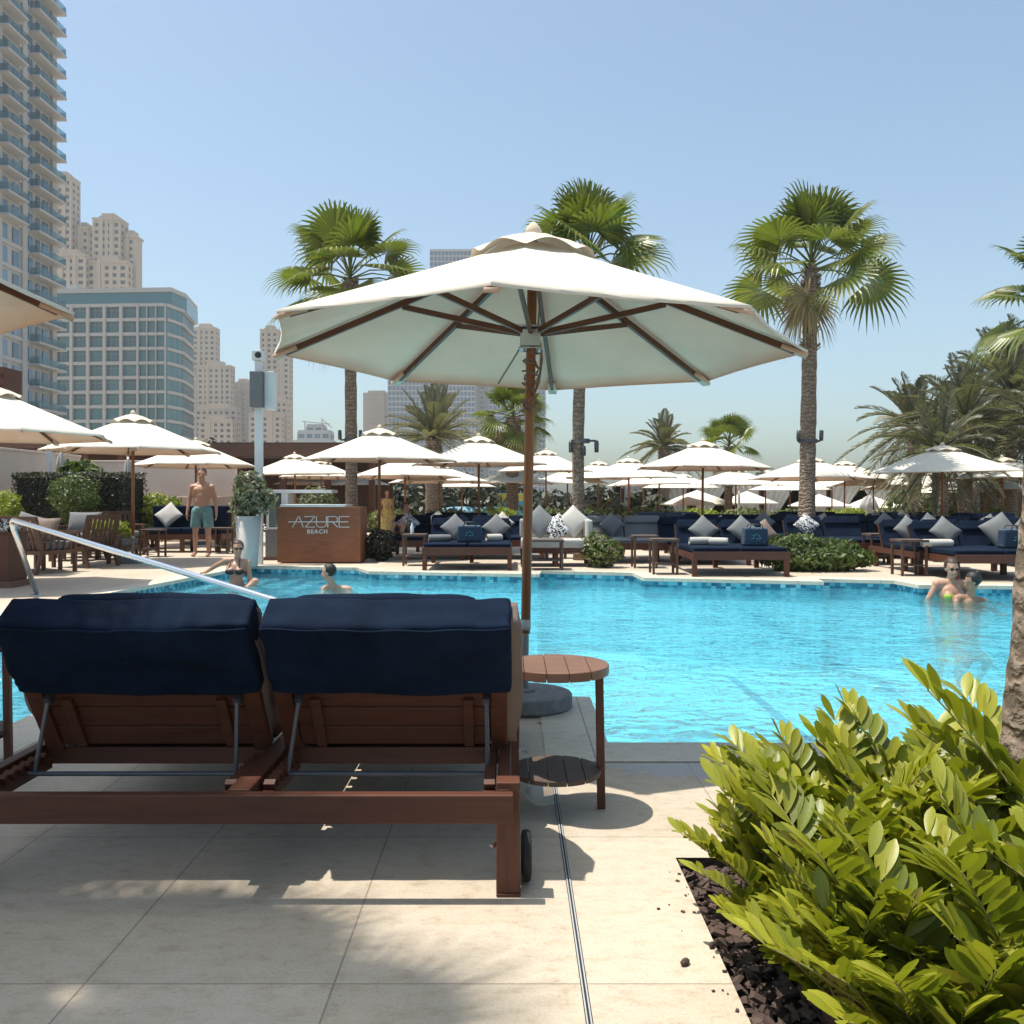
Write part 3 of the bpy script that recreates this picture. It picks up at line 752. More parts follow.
# background parasols
proto = make_umbrella('parasol', 'open cream parasol', 'parasol', (0,0,0), 0, 'open cream parasols', False)
BG = [  # px, py of the peak, half width px, label
 (-8,386,113,'white parasol cut by the left edge, low over the wooden armchairs'),
 (133,414,83,'white parasol over the wooden chairs, left of the standing man'),
 (196,440,60,'white parasol with its pole right behind the standing man'),
 (296,454,48,'white parasol above the white cabinet, just right of the speaker pole'),
 (321,460,42,'white parasol half hidden just above the lettered counter'),
 (310,470,36,'low far white parasol rim above the counter top, below the others there'),
 (379,428,76,'white parasol whose pole stands right of the lettered counter by a dark shrub'),
 (405,456,55,'white parasol directly behind and below the one right of the counter'),
 (440,464,50,'far white parasol between the two big ones beneath the date palm'),
 (479,436,67,'white parasol in front of the date palm, left of the big wooden pole'),
 (512,467,44,'far low white parasol seen just behind the big wooden pole'),
 (546,450,48,'white parasol just right of the big wooden pole'),
 (597,461,42,'white parasol just right of the middle fan palm trunk'),
 (629,458,50,'white parasol below the small distant date palm, left of a larger one'),
 (660,468,44,'low far white parasol behind the pole between two larger parasols'),
 (702,441,68,'large white parasol over the loungers below the small fan palm'),
 (735,468,46,'far white parasol just right of the pole under the small fan palm'),
 (810,457,60,'white parasol behind the tall palm trunk'),
 (790,476,42,'low far white parasol left of the tall palm trunk, pole in front of a cabana'),
 (844,461,46,'white parasol just right of the tall palm trunk'),
 (904,475,42,'far white parasol behind the palm shaded one on the right'),
 (943,445,70,'large white parasol streaked with palm shadow near the right edge'),
 (960,478,46,'far white parasol with pale underside behind the palm shaded one'),
 (1003,457,60,'white parasol at the right edge in front of the date palms'),
 (985,474,52,'middle-distance white parasol just left of the right edge, under the date palms'),
 (568,468,42,'far low white parasol just left of the middle fan palm trunk'),
 (644,472,36,'farthest small white parasol right of the middle fan palm trunk, mostly hidden'),
 (683,474,40,'farthest low white parasol under the left half of the large right-centre one'),
 (766,470,40,'far white parasol between the small fan palm and the tall palm trunk'),
 (832,473,38,'farthest low white parasol just right of the tall palm trunk'),
 (874,470,44,'far white parasol left of the palm shaded one, before the drape'),
 (925,472,42,'far white parasol directly under the palm shaded one'),
 (1020,470,44,'far white parasol cut by the right edge behind the leaning trunk'),
 (462,474,36,'farthest low white parasol below the one in front of the date palm'),
 (352,470,38,'far low white parasol behind the left fan palm trunk'),
]
rng = random.Random(11)
for i, (px, py, hw, lab) in enumerate(BG):
    o = proto if i == 0 else copy_tree(proto)
    Y = 1.5*F/hw; x = (px-512)/F*Y; pz = HC+(HY-py)/F*Y
    o.location = (x, Y, 0); s = pz/2.73; o.scale = (1, 1, s)
    o.rotation_euler = (R(rng.uniform(-1.2,1.2)), R(rng.uniform(-1.2,1.2)), R(rng.uniform(0,45)))
    o['label'] = lab
UL = copy_tree(proto); UL.location = (-3.40,3.50,0); UL.rotation_euler = (0,0,R(27)); UL.scale = (1,1,1)
UL['label'] = 'near cream parasol of which only one shaded corner enters at the upper left edge'
# small square parasols on the lower terrace
def small_parasol(px, py, hw, lab, i):
    Y = 1.35*F/hw; x = (px-512)/F*Y; pz = HC+(HY-py)/F*Y
    r = thing('small_parasol', lab, 'parasol', (x, Y, -1.42), R(rng.uniform(-8,8)), 'small white parasols on the lower terrace')
    H = pz+1.42; b = MB(); q = []
    for k in range(4):
        a = PI/4+PI/2*k; q.append((1.35*1.25*math.cos(a), 1.35*1.25*math.sin(a), H-.55))
    b.add([(0,0,H)]+q+[(p[0]*.99,p[1]*.99,p[2]-.05) for p in q], [(0,2,1),(0,3,2),(0,4,3),(0,1,4),(1,2,6,5),(2,3,7,6),(3,4,8,7),(4,1,5,8)])
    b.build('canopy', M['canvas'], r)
    b = MB(); b.lathe([(.04,0),(.04,H-.05)], 10); b.build('pole', M['white_paint'], r, True)
for i, (px, py, hw, lab) in enumerate(((697,490,34,'small white parasol in front of the draped cabana under the small fan palm'),(747,491,29,'small white parasol midway between the small fan palm and the tall palm trunk'),
    (819,494,29,'small white parasol just right of the tall palm trunk'),(872,496,28,'small white parasol behind the folded white drape'),(922,496,28,'small white parasol at the right end of the low row'))):
    small_parasol(px, py, hw, lab, i)
# folded umbrellas
def folded(lab, px, ytop, Y, hgt, rad=.14, z0=0, mat='white_fab', g=None):
    x = (px-512)/F*Y; zt = HC+(HY-ytop)/F*Y
    r = thing('folded_parasol', lab, 'parasol', (x, Y, z0), 0, g)
    b = MB(); n = 24; prof = [(0.02,zt-z0),(rad*.35,zt-z0-.12),(rad*.6,zt-z0-hgt*.35),(rad*.45,zt-z0-hgt*.42),(rad,zt-z0-hgt)]
    vs = []
    for (rr_, z) in prof:
        for k in range(n):
            a = 2*PI*k/n; q = rr_*(1+.28*math.cos(a*6)); vs.append((q*math.cos(a), q*math.sin(a), z))
    b.add(vs, [(i*n+k, i*n+(k+1)%n, (i+1)*n+(k+1)%n, (i+1)*n+k) for i in range(len(prof)-1) for k in range(n)])
    b.build('folded_canopy', M[mat], r, True)
    b = MB(); b.lathe([(.025,0),(.025,zt-z0+.03)], 10); b.build('pole', M['white_paint'], r, True)
    return r
folded('white folded parasol tied shut, right of the dark clipped hedge', 128, 458, 21.5, 1.7, .17)
folded('white folded parasol top standing above the dark clipped hedge', 61, 452, 22.5, 1.2, .19)
folded('smallest folded white parasol top, leftmost above the dark hedge', 43, 459, 23.5, .9, .15)
folded('tall folded white drape parasol in front of the cabana right of the tall palm', 869, 495, 38, 1.5, .55, -1.42)
folded('slim white folded parasol on the lower terrace left of the tall palm trunk', 739, 492, 40, 2.4, .10, -1.42)

# ------------------------------------------------------------------ near double lounger
def bp(x, u, w_): return Vector((x, 3.16-.546*u+.838*w_, .33+.838*u+.546*w_))
BR = Matrix(((1,0,0),(0,.838,-.546),(0,.546,.838)))     # columns: x, w (normal), u (up the back)
def bbox(b, x0, x1, u0, u1, w0, w1):
    c = bp((x0+x1)/2, (u0+u1)/2, (w0+w1)/2); b.box(c, (x1-x0, w1-w0, u1-u0), BR)
L = thing('double_sun_lounger', 'near double wooden sun lounger with navy headrests seen from behind on the pale paving', 'sun lounger', (-.82,2.65,0))
def lp(o): o.location = Vector(o.location)-Vector((-.82,2.65,0)); return o
def part(b, name, mat, parent=L, **k):
    o = b.build(name, mat, parent, **k)
    if parent is L: lp(o)
    return o
b = MB(); b.box2((-1.68,2.63,.233),(.004,2.67,.318)); part(b, 'rear_rail', M['teak'], bevel=.004)
for x0, x1 in ((-1.68,-1.635),(-.845,-.775),(-.045,.0)):
    b = MB(); b.box2((x0,2.672,.236),(x1-.003,4.66,.322)); part(b, 'side_rail', M['teak_y'], bevel=.004)
b = MB(); b.box2((-1.68,4.662,.233),(.004,4.70,.318)); part(b, 'front_rail', M['teak'], bevel=.004)
b = MB(); b.box2((-1.632,3.17,.25),(-.848,3.22,.31)); part(b, 'cross_member', M['teak'], bevel=.003)
b = MB(); b.box2((-.772,3.17,.25),(-.048,3.22,.31)); part(b, 'cross_member', M['teak'], bevel=.003)
for x0, x1 in ((-.047,.024),(-1.70,-1.63)):
    for y0, y1 in ((2.674,2.742),(4.50,4.57)):
        b = MB(); b.box2((x0,y0,0.012),(x1,y1,.342)); b.box2((x0-.0,y0-.002,0),(x1+.002,y1+.002,.012)); part(b, 'leg', M['teak_z'], bevel=.004)
for y in (4.52,):
    b = MB(); b.box2((-.845,y,0),(-.775,y+.068,.231)); part(b, 'leg', M['teak_z'], bevel=.004)
for y in (2.80,):
    for x0, x1 in ((.027,.060),(-1.736,-1.703)):
        b = MB(); b.lathe([(.02,0),(.055,.0),(.073,.004),(.076,.012),(.076,.022),(.073,.030),(.055,.034),(.02,.034)], 28)
        b.xf(Matrix.Translation((x0,y,.076)) @ Matrix.Rotation(PI/2,4,'Y')); part(b, 'wheel', M['rubber'], smooth=False, bevel=.002)
b = MB(); b.tube([(-.06,2.70,.15),(-.052,2.69,.15)], .009, 8); part(b, 'bolt', M['steel'])
# toothed ratchet blocks
for x in (-1.61,-.87,-.75,-.07):
    b = MB(); b.box2((x-.017,2.76,.252),(x+.017,3.12,.285))
    for k in range(7):
        b.box((x, 2.79+k*.048, .296), (.034,.022,.03), Matrix.Rotation(.45,3,'X'))
    part(b, 'ratchet', M['teak_y'])
for (x0, x1) in ((-1.625,-.835),(-.795,-.010)):
    # seat slats
    b = MB()
    for k in range(12): b.box2((x0+.02,3.26+k*.113,.318),(x1-.02,3.26+k*.113+.09,.338))
    part(b, 'seat_slats', M['teak'])
    b = MB()
    for k in range(6): bbox(b, x0+.064, x1-.064, .012+k*.092, .098+k*.092, -.020, -.002)
    bbox(b, x0+.005, x0+.062, -.01, .555, -.030, .0); bbox(b, x1-.062, x1-.005, -.01, .555, -.030, .0)
    bbox(b, x0+.12, x0+.155, .02, .24, -.038, -.021) ; bbox(b, x1-.155, x1-.12, .02, .24, -.038, -.021)
    part(b, 'backrest', M['teak'], bevel=.003)
    # steel prop
    b = MB(); xa, xb = x0+.09, x1-.075
    b.tube([bp(xa,.255,-.05), (xa-.03,2.95,.285)], .0075, 8); b.tube([bp(xb,.255,-.05), (xb+.005,2.95,.285)], .0075, 8)
    b.tube([(xa-.05,2.95,.283), (xb+.03,2.95,.283)], .008, 8)
    for xx in (xa, xb): b.box(bp(xx,.255,-.045), (.022,.03,.03), BR)
    part(b, 'prop_bar', M['gunmetal'], smooth=False)
def soft(b_fn, name, mat, amp, freq, parent=L, seed=0, lev=2):
    """a cushion: subdivided block with noise wrinkles and rounded edges"""
    o = b_fn.build(name, mat, parent, True)
    bv = o.modifiers.new('bevel', 'BEVEL'); bv.width = .022; bv.segments = 3
    sb = o.modifiers.new('sub', 'SUBSURF'); sb.subdivision_type = 'SIMPLE'; sb.levels = lev; sb.render_levels = lev
    return o
def grid_block(x0, x1, u0, u1, w0, w1, nx, nu, nw, fn):
    """closed block surface subdivided, fn(x,u,w,s)->Vector"""
    b = MB(); idx = {}
    def vid(i, j, k):
        key = (i, j, k)
        if key not in idx:
            idx[key] = len(b.v); b.v.append(tuple(fn(i/nx, j/nu, k/nw)))
        return idx[key]
    def quad(a): b.f.append(tuple(vid(*q) for q in a)); b.m.append(0)
    for i in range(nx):
        for j in range(nu):
            quad([(i,j,0),(i,j+1,0),(i+1,j+1,0),(i+1,j,0)]); quad([(i,j,nw),(i+1,j,nw),(i+1,j+1,nw),(i,j+1,nw)])
    for i in range(nx):
        for k in range(nw):
            quad([(i,0,k),(i+1,0,k),(i+1,0,k+1),(i,0,k+1)]); quad([(i,nu,k),(i,nu,k+1),(i+1,nu,k+1),(i+1,nu,k)])
    for j in range(nu):
        for k in range(nw):
            quad([(0,j,k),(0,j,k+1),(0,j+1,k+1),(0,j+1,k)]); quad([(nx,j,k),(nx,j+1,k),(nx,j+1,k+1),(nx,j,k+1)])
    return b
def rnd_edge(t_, e=.04):
    return t_
def cushion_fn(c, size, rot, puff=.25, amp=.006, seed=0, rd=.25):
    """rounded puffy cushion in a local frame"""
    def fn(a, b_, c_):
        p = Vector((a*2-1, b_*2-1, c_*2-1))
        x, y, z = p
        # squircle mapping of the thin direction
        ed = (1-abs(x)**4)*(1-abs(y)**4)
        zz_ = z*((1-puff)+puff*ed**.5)
        k = 1-rd*.12*(z*z)
        q = Vector((x*k*size[0]/2, y*k*size[1]/2, zz_*size[2]/2))
        nn = noise.noise(Vector((q.x*9+seed, q.y*9, q.z*9+seed*.7)))
        q += Vector((x, y, z))*nn*amp
        return c+rot @ q
    return fn
for si, (x0, x1) in enumerate(((-1.640,-.828),(-.787,.026))):
    cxm = (x0+x1)/2
    # mattress along the back and seat
    def fnm(a, u, w_, x0=x0, x1=x1, si=si):
        uu = u*.55; ww = .002+w_*.098
        bulge = .0
        x = x0+.012+(x1-x0-.024)*a
        if a in (0, 1): x += (-1 if a == 0 else 1)*(.004+.016*math.sin(PI*min(1,u))+.016*noise.noise(Vector((si*3+a, u*5, w_*2))))
        return bp(x, uu, ww+.004*noise.noise(Vector((a*6,u*6,si))))
    part(grid_block(0,1,0,1,0,1,16,14,4,fnm), 'mattress', M['taupe'], smooth=True)
    b = MB(); b.box2((x0+.02,3.24,.340),(x1-.02,4.62,.43)); o = part(b, 'seat_cushion', M['navy'], bevel=.025)
    def fnc(a, u, w_, x0=x0, x1=x1, si=si):
        e = lambda t_, k=12: t_
        u0 = .288+.012*math.sin(PI*a)*-1+.010*noise.noise(Vector((a*4+si*5,1,2)))
        uu = u0+(.578-u0)*u; ww = -.052+.152*w_
        xl, xr = (x0+.012, x1+.002) if si == 0 else (x0-.006, x1-.028)
        x = xl+(xr-xl)*a
        # round the edges
        def rnd1(v, r_): 
            return v
        dx = abs(a-.5)*2; dw = abs(w_-.5)*2
        if u > .85:
            k = (u-.85)/.15; ww = -.052+.152*(.5+(w_-.5)*(1-.06*k*k)); x = (x0+x1)/2+(x-(x0+x1)/2)*(1-.012*k*k)
        if dx > .999: ww = -.052+.152*(.5+(w_-.5)*.95)
        n_ = noise.noise(Vector((x*4, uu*12+si*9, w_*3)))+.5*noise.noise(Vector((x*11+uu*9, uu*26+si*9, w_*5)))-.5*max(0,.25-abs(noise.noise(Vector((x*6+uu*8,uu*10,si)))))*2
        sagt = -.007*math.sin(PI*a)*(u > .5)
        if u in (0.0,): n_ *= .4
        return bp(x+.006*n_, uu+.007*n_+sagt, ww+.013*n_*(1 if .02<u<.98 else .4))
    o = part(grid_block(0,1,0,1,0,1,40,16,8,fnc), 'headrest_cover', M['navy'], smooth=True)
    md = o.modifiers.new('bev', 'BEVEL'); md.width = .010; md.segments = 2; md.limit_method = 'ANGLE'; md.angle_limit = R(50)
    # seam piping along the back top edge
    b = MB(); b.tube([bp((x0+.016 if si == 0 else x0-.002)+(x1-x0-(.018 if si == 0 else .030))*k/20, .568+.003*math.sin(k*1.3)-.008*math.sin(PI*k/20), -.054) for k in range(21)], .0045, 6)
    b.build('piping', M['navy'], o, True)
    xs = (x0+.10, x1-.02) if si == 0 else (x0+.03, x1-.13)
    fn = cushion_fn(bp((xs[0]+xs[1])/2, .452, .132), (xs[1]-xs[0], .060, .20), BR, .35, .006, 3+si, .6)
    part(grid_block(0,1,0,1,0,1,30,6,8,fn), 'head_pillow', M['navy'], smooth=True)

# ------------------------------------------------------------------ round side tables
def round_table(lab, x, y, rz, mat='table_top'):
    r = thing('side_table', lab, 'side table', (x,y,0), rz)
    rad = .203
    for (z, rr_, nm, mm) in ((.556, rad, 'table_top', mat), (.157, .172, 'shelf', 'dark_top')):
        b = MB(); nb = 5; wd = 2*rr_/nb
        for k in range(nb):
            a0 = -rr_+k*wd+.0012; a1 = a0+wd-.0024
            c = []
            for q in range(9):
                yy = a0+(a1-a0)*q/8; c.append((yy, math.sqrt(max(0, rr_*rr_-yy*yy))))
            poly = [(p[0], -p[1]) for p in c]+[(p[0], p[1]) for p in reversed(c)]
            cl_ = []
            for p in poly:
                if not cl_ or (abs(p[0]-cl_[-1][0])+abs(p[1]-cl_[-1][1])) > 1e-5: cl_.append(p)
            b.prism(cl_, z-.034 if nm == 'table_top' else z-.018, z)
        b.build(nm, M[mm], r, bevel=.002)
    b = MB(); b.box((0,0,.512),(.30,.03,.022)); b.box((0,0,.128),(.30,.03,.022)); b.build('brace', M['teak'], r)
    for a in (R(4), R(153), R(206)):
        b = MB(); b.beam((.176*math.cos(a),.176*math.sin(a),0),(.168*math.cos(a),.168*math.sin(a),.521), .030, .030); b.build('leg', M['teak_z'], r, bevel=.003)
    return r
M['dark_top'] = simple('weathered_boards', (.085,.055,.04), .7, .2, 6, .25, 40, .002, 0, (1,6,1))
round_table('round wooden side table with lower shelf beside the big parasol pole', .166, 3.43, 0)
round_table('round wooden side table cut by the left edge beside the near lounger', -2.42, 4.0, 0)

# ------------------------------------------------------------------ handrail
r = thing('handrail', 'polished steel pool handrail sloping down into the water behind the near lounger', 'handrail', (-5.75,10.9,0))
o0 = Vector((-5.75,10.9,0))
def arc(p, q, s, n=6):
    return [p.lerp(q, t_/n).lerp(q.lerp(s, t_/n), t_/n) for t_ in range(n+1)]
A_ = Vector((0,0,0)); B_ = at(10,519,10.2)-o0; D_ = at(296,607,7.6)-o0; E_ = Vector((D_.x+.10, D_.y-.1, -1.2)); 
pth = [A_]+arc(A_.lerp(B_,.88), B_+Vector((0,0,.02)), B_.lerp(D_,.035))+arc(B_.lerp(D_,.96), D_, D_+Vector((.02,-.02,-.2)))+[E_]
b = MB(); b.tube(pth, .030, 14); b.build('rail', M['steel'], r, True)
b = MB(); b.lathe([(.075,0),(.075,.012),(.035,.02)], 20); b.build('flange', M['steel'], r)
# ------------------------------------------------------------------ palms and plants
M['palm_leaf'] = leafmat('fan_palm_leaf', [(.10,.135,.022),(.15,.18,.028),(.065,.095,.018),(.21,.22,.04)], .35, .4)
M['palm_dry'] = leafmat('dry_palm_leaf', [(.30,.24,.14),(.38,.30,.17),(.22,.16,.09)], .3, .8)
M['date_leaf'] = leafmat('date_palm_leaf', [(.16,.165,.10),(.20,.19,.11),(.12,.13,.08),(.26,.22,.13)], .3, .5)
M['date_dark'] = leafmat('dark_date_palm_leaf', [(.11,.12,.075),(.16,.165,.10),(.08,.09,.055),(.26,.22,.13)], .3, .5)
M['hedge'] = leafmat('dark_hedge_leaf', [(.035,.045,.02),(.055,.06,.03),(.025,.03,.018),(.08,.075,.035)], .2, .5)
M['bush'] = leafmat('green_bush_leaf', [(.07,.11,.025),(.11,.15,.03),(.05,.08,.02),(.14,.17,.04)], .3, .5)
M['lime'] = leafmat('lime_bush_leaf', [(.26,.32,.035),(.34,.38,.05),(.18,.25,.03),(.40,.40,.07)], .35, .5)
M['olive'] = leafmat('grey_green_leaf', [(.15,.17,.10),(.22,.23,.15),(.11,.13,.07),(.28,.28,.20)], .3, .6)
M['flowery'] = leafmat('flowering_hedge_leaf', [(.07,.12,.03),(.12,.17,.04),(.05,.08,.02),(.22,.24,.07),(.30,.22,.20)], .3, .5)
m, t, b = nodes('palm_trunk')
co = coords(t, (1,1,1)); wv = N(t, 'ShaderNodeTexWave', Scale=3.6, Distortion=9.0, Detail=4.0); wv.bands_direction = 'Z'; wv.inputs['Detail Scale'].default_value = 3.0
t.links.new(co, wv.inputs['Vector'])
n2 = N(t, 'ShaderNodeTexNoise', Scale=24.0, Detail=8.0, Roughness=.7); t.links.new(coords(t, (1,1,.35)), n2.inputs['Vector'])
c = mixc(t, .6, ramp(t, wv.outputs[0], [(.1, (.20,.145,.10)), (.6, (.29,.215,.155)), (1, (.36,.28,.21))]), ramp(t, n2.outputs[0], [(.3, (.4,.38,.36)), (.65, (1.,1.,1.))]), 'MULTIPLY')
t.links.new(c, b.inputs['Base Color']); b.inputs['Roughness'].default_value = .9
bump(t, b, math_(t, 'ADD', wv.outputs[0], math_(t, 'MULTIPLY', n2.outputs[0], 1.2)), .9, .02)
M['trunk'] = m
def fan_leaf(b, base, az, el, Lp, Rf, rnd, mi=0, droop=.25, roll=None, nseg=26, up=None):
    """palmate leaf appended to b: petiole from base towards (az, el)"""
    d = Vector((math.cos(az)*math.cos(el), math.sin(az)*math.cos(el), math.sin(el)))
    sd = Vector((-math.sin(az), math.cos(az), 0)); nrm = d.cross(sd)*-1
    if nrm.z < 0: nrm = -nrm
    if roll is None: roll = rnd.uniform(-.9, .9)
    q = Quaternion(d, roll); sd = q @ sd; nrm = q @ nrm
    mid = base+d*Lp*.55+Vector((0,0,.02)); c = base+d*Lp-Vector((0,0,droop*.35*Lp))
    b.tube([base, mid, c], [.022,.016,.012], 4, mi, False)
    d2 = (c-mid).normalized(); d2 = (d2+d*.6).normalized()
    sd = (sd-d2*sd.dot(d2)).normalized(); nrm = sd.cross(d2)
    if nrm.z < -.1: nrm = -nrm
    A = R(rnd.uniform(105,130))
    for i in range(nseg):
        th = -A+2*A*(i+.5)/nseg; ht = A/nseg
        L = Rf*(.72+.28*math.cos(th*.62))*rnd.uniform(.93,1.05)
        def P(r, a, lift=0, ln=0.0):
            v = d2*math.cos(a)+sd*math.sin(a)
            cup = nrm*(.10*r*r/Rf*abs(math.sin(a)))
            return c+v*r+cup+nrm*lift-Vector((0,0,droop*(r/Rf)**2.4*r))
        r1 = .50*Rf; r2 = .50*L+.5*r1+.08*L; 
        w2 = ht*.42*r1/r2
        tw = rnd.uniform(-.05,.05)
        pts = [P(.01,th), P(r1,th-ht,.0), P(r1,th,.018), P(r1,th+ht,.0), P(r2,th-w2+tw*.4), P(r2,th+w2+tw*.4), P(L,th+tw)-Vector((0,0,droop*.22*L*rnd.uniform(.3,1.6)))]
        b.add(pts, [(0,1,2),(0,2,3),(1,4,5,2),(2,5,3),(4,6,5)], mi)
def trunk_mesh(p0, p1, r0, r1, seed=0, bend=0, n=14, rough=.05, seg=40, boots=0):
    b = MB(); pts = []; rs = []; rnd = random.Random(seed)
    for i in range(seg+1):
        t_ = i/seg; p = Vector(p0).lerp(Vector(p1), t_)+Vector((bend*math.sin(PI*t_),0,0))
        pts.append(p); rs.append((r0+(r1-r0)*t_)*(1+rnd.uniform(-rough,rough))*(1+.18*max(0,1-t_*9)))
    b.tube(pts, rs, n)
    # old leaf bases near the top
    for k in range(boots):
        t_ = 1-.30*rnd.random()**1.3; a = rnd.uniform(0,2*PI); p = Vector(p0).lerp(Vector(p1), t_)+Vector((bend*math.sin(PI*t_),0,0)); rr_ = r0+(r1-r0)*t_
        dd = Vector((math.cos(a), math.sin(a), 0)); b.beam(p+dd*rr_*.85-Vector((0,0,.02)), p+dd*(rr_+.07)+Vector((0,0,.07)), .05, .02)
    return b
def fan_palm(lab, base, top, r0, r1, nl, Lp, Rf, seed, dry=4, emin=-35, bend=0, boots=120, roll=None, group='tall fan palms', spots=None, cut=None):
    base = Vector(base); top = Vector(top); rnd = random.Random(seed)
    r = thing('fan_palm', lab, 'palm tree', base, 0, group); tt = top-base
    trunk_mesh((0,0,0), tt, r0, r1, seed, bend, boots=boots).build('trunk', M['trunk'], r, True)
    b = MB()
    for i in range(nl):
        t_ = (i+.5)/nl; el = R(88-(88-emin)*t_**1.15)+R(rnd.uniform(-8,8)); az = i*2.39996+rnd.uniform(-.25,.25)
        fan_leaf(b, tt+Vector((0,0,.05+.25*(1-t_)-.1)), az, el, Lp*(.75+.35*t_)*rnd.uniform(.85,1.12), Rf*rnd.uniform(.85,1.1), rnd, 0, .16+.22*t_, None if roll is None else rnd.uniform(-roll,roll))
    for i in range(dry):
        az = rnd.uniform(0,2*PI)
        fan_leaf(b, tt-Vector((0,0,.1)), az, R(rnd.uniform(-62,-40)), Lp*.7, Rf*.8, rnd, 1, .5, None)
    b.build('crown', [M['palm_leaf'], M['palm_dry']], r)
    if spots:
        z = spots-base.z; k = z/tt.z; c_ = tt*k
        s = thing('spotlight_bracket', 'black spotlights on a steel ring strapped round the '+('trunk of the left fan palm' if 'left' in lab else 'bare trunk of the middle fan palm' if 'middle' in lab else 'trunk of the tallest right fan palm'), 'spotlight', base+c_, 0, 'spotlight rings on palm trunks')
        q = MB(); q.lathe([(r0*1.05,-.04),(r0*1.12,-.04),(r0*1.12,.04),(r0*1.05,.04)], 16); q.beam((-.24,-.05,0),(.24,-.05,0), .03,.04); q.build('bracket', M['gunmetal'], s)
        up_ = -1 if 'middle' in lab else 1
        for x in (-.24,.24,.0):
            q = MB(); q.tube([(x,-.12,-.0 if x else -.1),(x,-.12,.06*up_ if x else -.16),(x,-.14,.22*up_ if x else -.28)], [.035,.045,.04], 10); q.build('lamp', M['gunmetal'], s, True)
    return r
YP = 19.0
fan_palm('tall fan palm with bare trunk right of the big parasol, crown against the sky', gp(806,554), at(811,268,19.5), .175,.145, 24, 1.10,1.05, 21, 3, -14, spots=at(0,441,19).z)
fan_palm('fan palm left of the big parasol tip, trunk rising behind the lettered counter', (at(352,545,21).x,21,0), at(350,280,21), .145,.13, 26, 1.15,1.05, 4, 5, -25, spots=at(0,440,21).z)
fan_palm('middle fan palm showing above the big parasol, with bare grey trunk below it', (at(580,553,17).x,17,0), at(588,260,17), .115,.11, 24, .80,.96, 9, 4, -30, bend=-.1, spots=at(0,441,17).z)
fan_palm('small distant fan palm above the large parasol right of centre', (at(728,540,34).x,34,-.4), at(729,447,34), .16,.14, 18, .8,.75, 31, 3, -30, group='distant palms')
fan_palm('distant fan palm with a skirt of dry leaves behind the big wooden pole', (at(512,540,30).x,30,-.4), at(513,418,30), .22,.2, 26, .85,.75, 13, 22, -40, group='distant palms')
fan_palm('fan palm at the right edge of which only a few drooping leaves enter the picture', (at(1075,560,13).x,13,0), at(1074,306,13), .18,.15, 26, .95,.72, 44, 2, -22, group='tall fan palms')
# palm beside the photographer, casting the dappled shade
fan_palm('fan palm beyond the left edge that throws the dappled shade on the paving', (-3.9,1.3,0), (-3.26,1.92,7.2), .17,.14, 36, .64,.66, 77, 5, -50, boots=30, group='shade palms')
fan_palm('third fan palm beyond the left edge, nearest the photographer', (-4.0,.2,0), (-3.05,.95,7.2), .17,.14, 38, .6,.68, 79, 5, -50, boots=30, group='shade palms')
fan_palm('second fan palm beyond the left edge shading the lounger', (-5.3,2.7,0), (-4.35,3.4,8.0), .17,.14, 22, .6,.72, 78, 5, -50, boots=30, group='shade palms')
def date_palm(lab, px, pyc, Y, Lf, nl, seed, mat, r0=.28, z0=-.5, emin=-25, group='date palms', az0=None, name='date_palm'):
    rnd = random.Random(seed); top = at(px, pyc, Y); base = Vector((top.x, Y, z0))
    r = thing(name, lab, 'palm tree', base, 0, group); tt = top-base
    trunk_mesh((0,0,0), tt, r0, r0*.9, seed, 0, boots=60, rough=.08).build('trunk', M['trunk'], r, True)
    b = MB()
    for i in range(nl):
        t_ = (i+.5)/nl; el = R(86-(86-emin)*t_**.9)+R(rnd.uniform(-6,6)); az = i*2.39996+rnd.uniform(-.3,.3)
        d = Vector((math.cos(az)*math.cos(el), math.sin(az)*math.cos(el), math.sin(el))); sd = Vector((-math.sin(az), math.cos(az), 0))
        L = Lf*rnd.uniform(.82,1.08); pts = []; ns_ = 9; curve = rnd.uniform(.30,.5)*(.4+.8*math.cos(el))
        for k in range(ns_+1):
            s = k/ns_; pts.append(tt+d*L*s-Vector((0,0,curve*L*s*s)))
        b.tube(pts, [.03*(1-.8*k/ns_) for k in range(ns_+1)], 3, 0, False)
        npn = 42
        for k in range(npn):
            s = .16+.84*k/npn; f_ = s*ns_; i0 = min(ns_-1, int(f_)); p = pts[i0].lerp(pts[i0+1], f_-i0)
            tg = (pts[i0+1]-pts[i0]).normalized(); up_ = sd.cross(tg); up_ = up_ if up_.z > 0 else -up_
            pl = L*.17*(math.sin(PI*min(1,s*.9+.12))**.6)*rnd.uniform(.85,1.1)
            for sg in (-1,1):
                dd = (tg*.75+sd*sg*.75+up_*rnd.uniform(.15,.5)).normalized(); wv_ = tg*.5+up_*.3
                tip = p+dd*pl-Vector((0,0,.12*pl)); mid = p+dd*pl*.5; wd = wv_.normalized()*(.019 if mat == 'date_leaf' else .027)*(Y/25)
                b.add([p-wd*.4, mid-wd, tip, mid+wd], [(0,1,2,3)])
    b.build('crown', M[mat], r); return r
date_palm('pale brownish date palm between two parasols in front of the blue towers', 434, 440, 30, 2.5, 46, 3, 'date_leaf', .3, emin=2, group='distant palms')
date_palm('small distant date palm left of the small fan palm, just above the parasols', 664, 447, 44, 2.3, 40, 5, 'date_leaf', .3, emin=-18, group='distant palms')
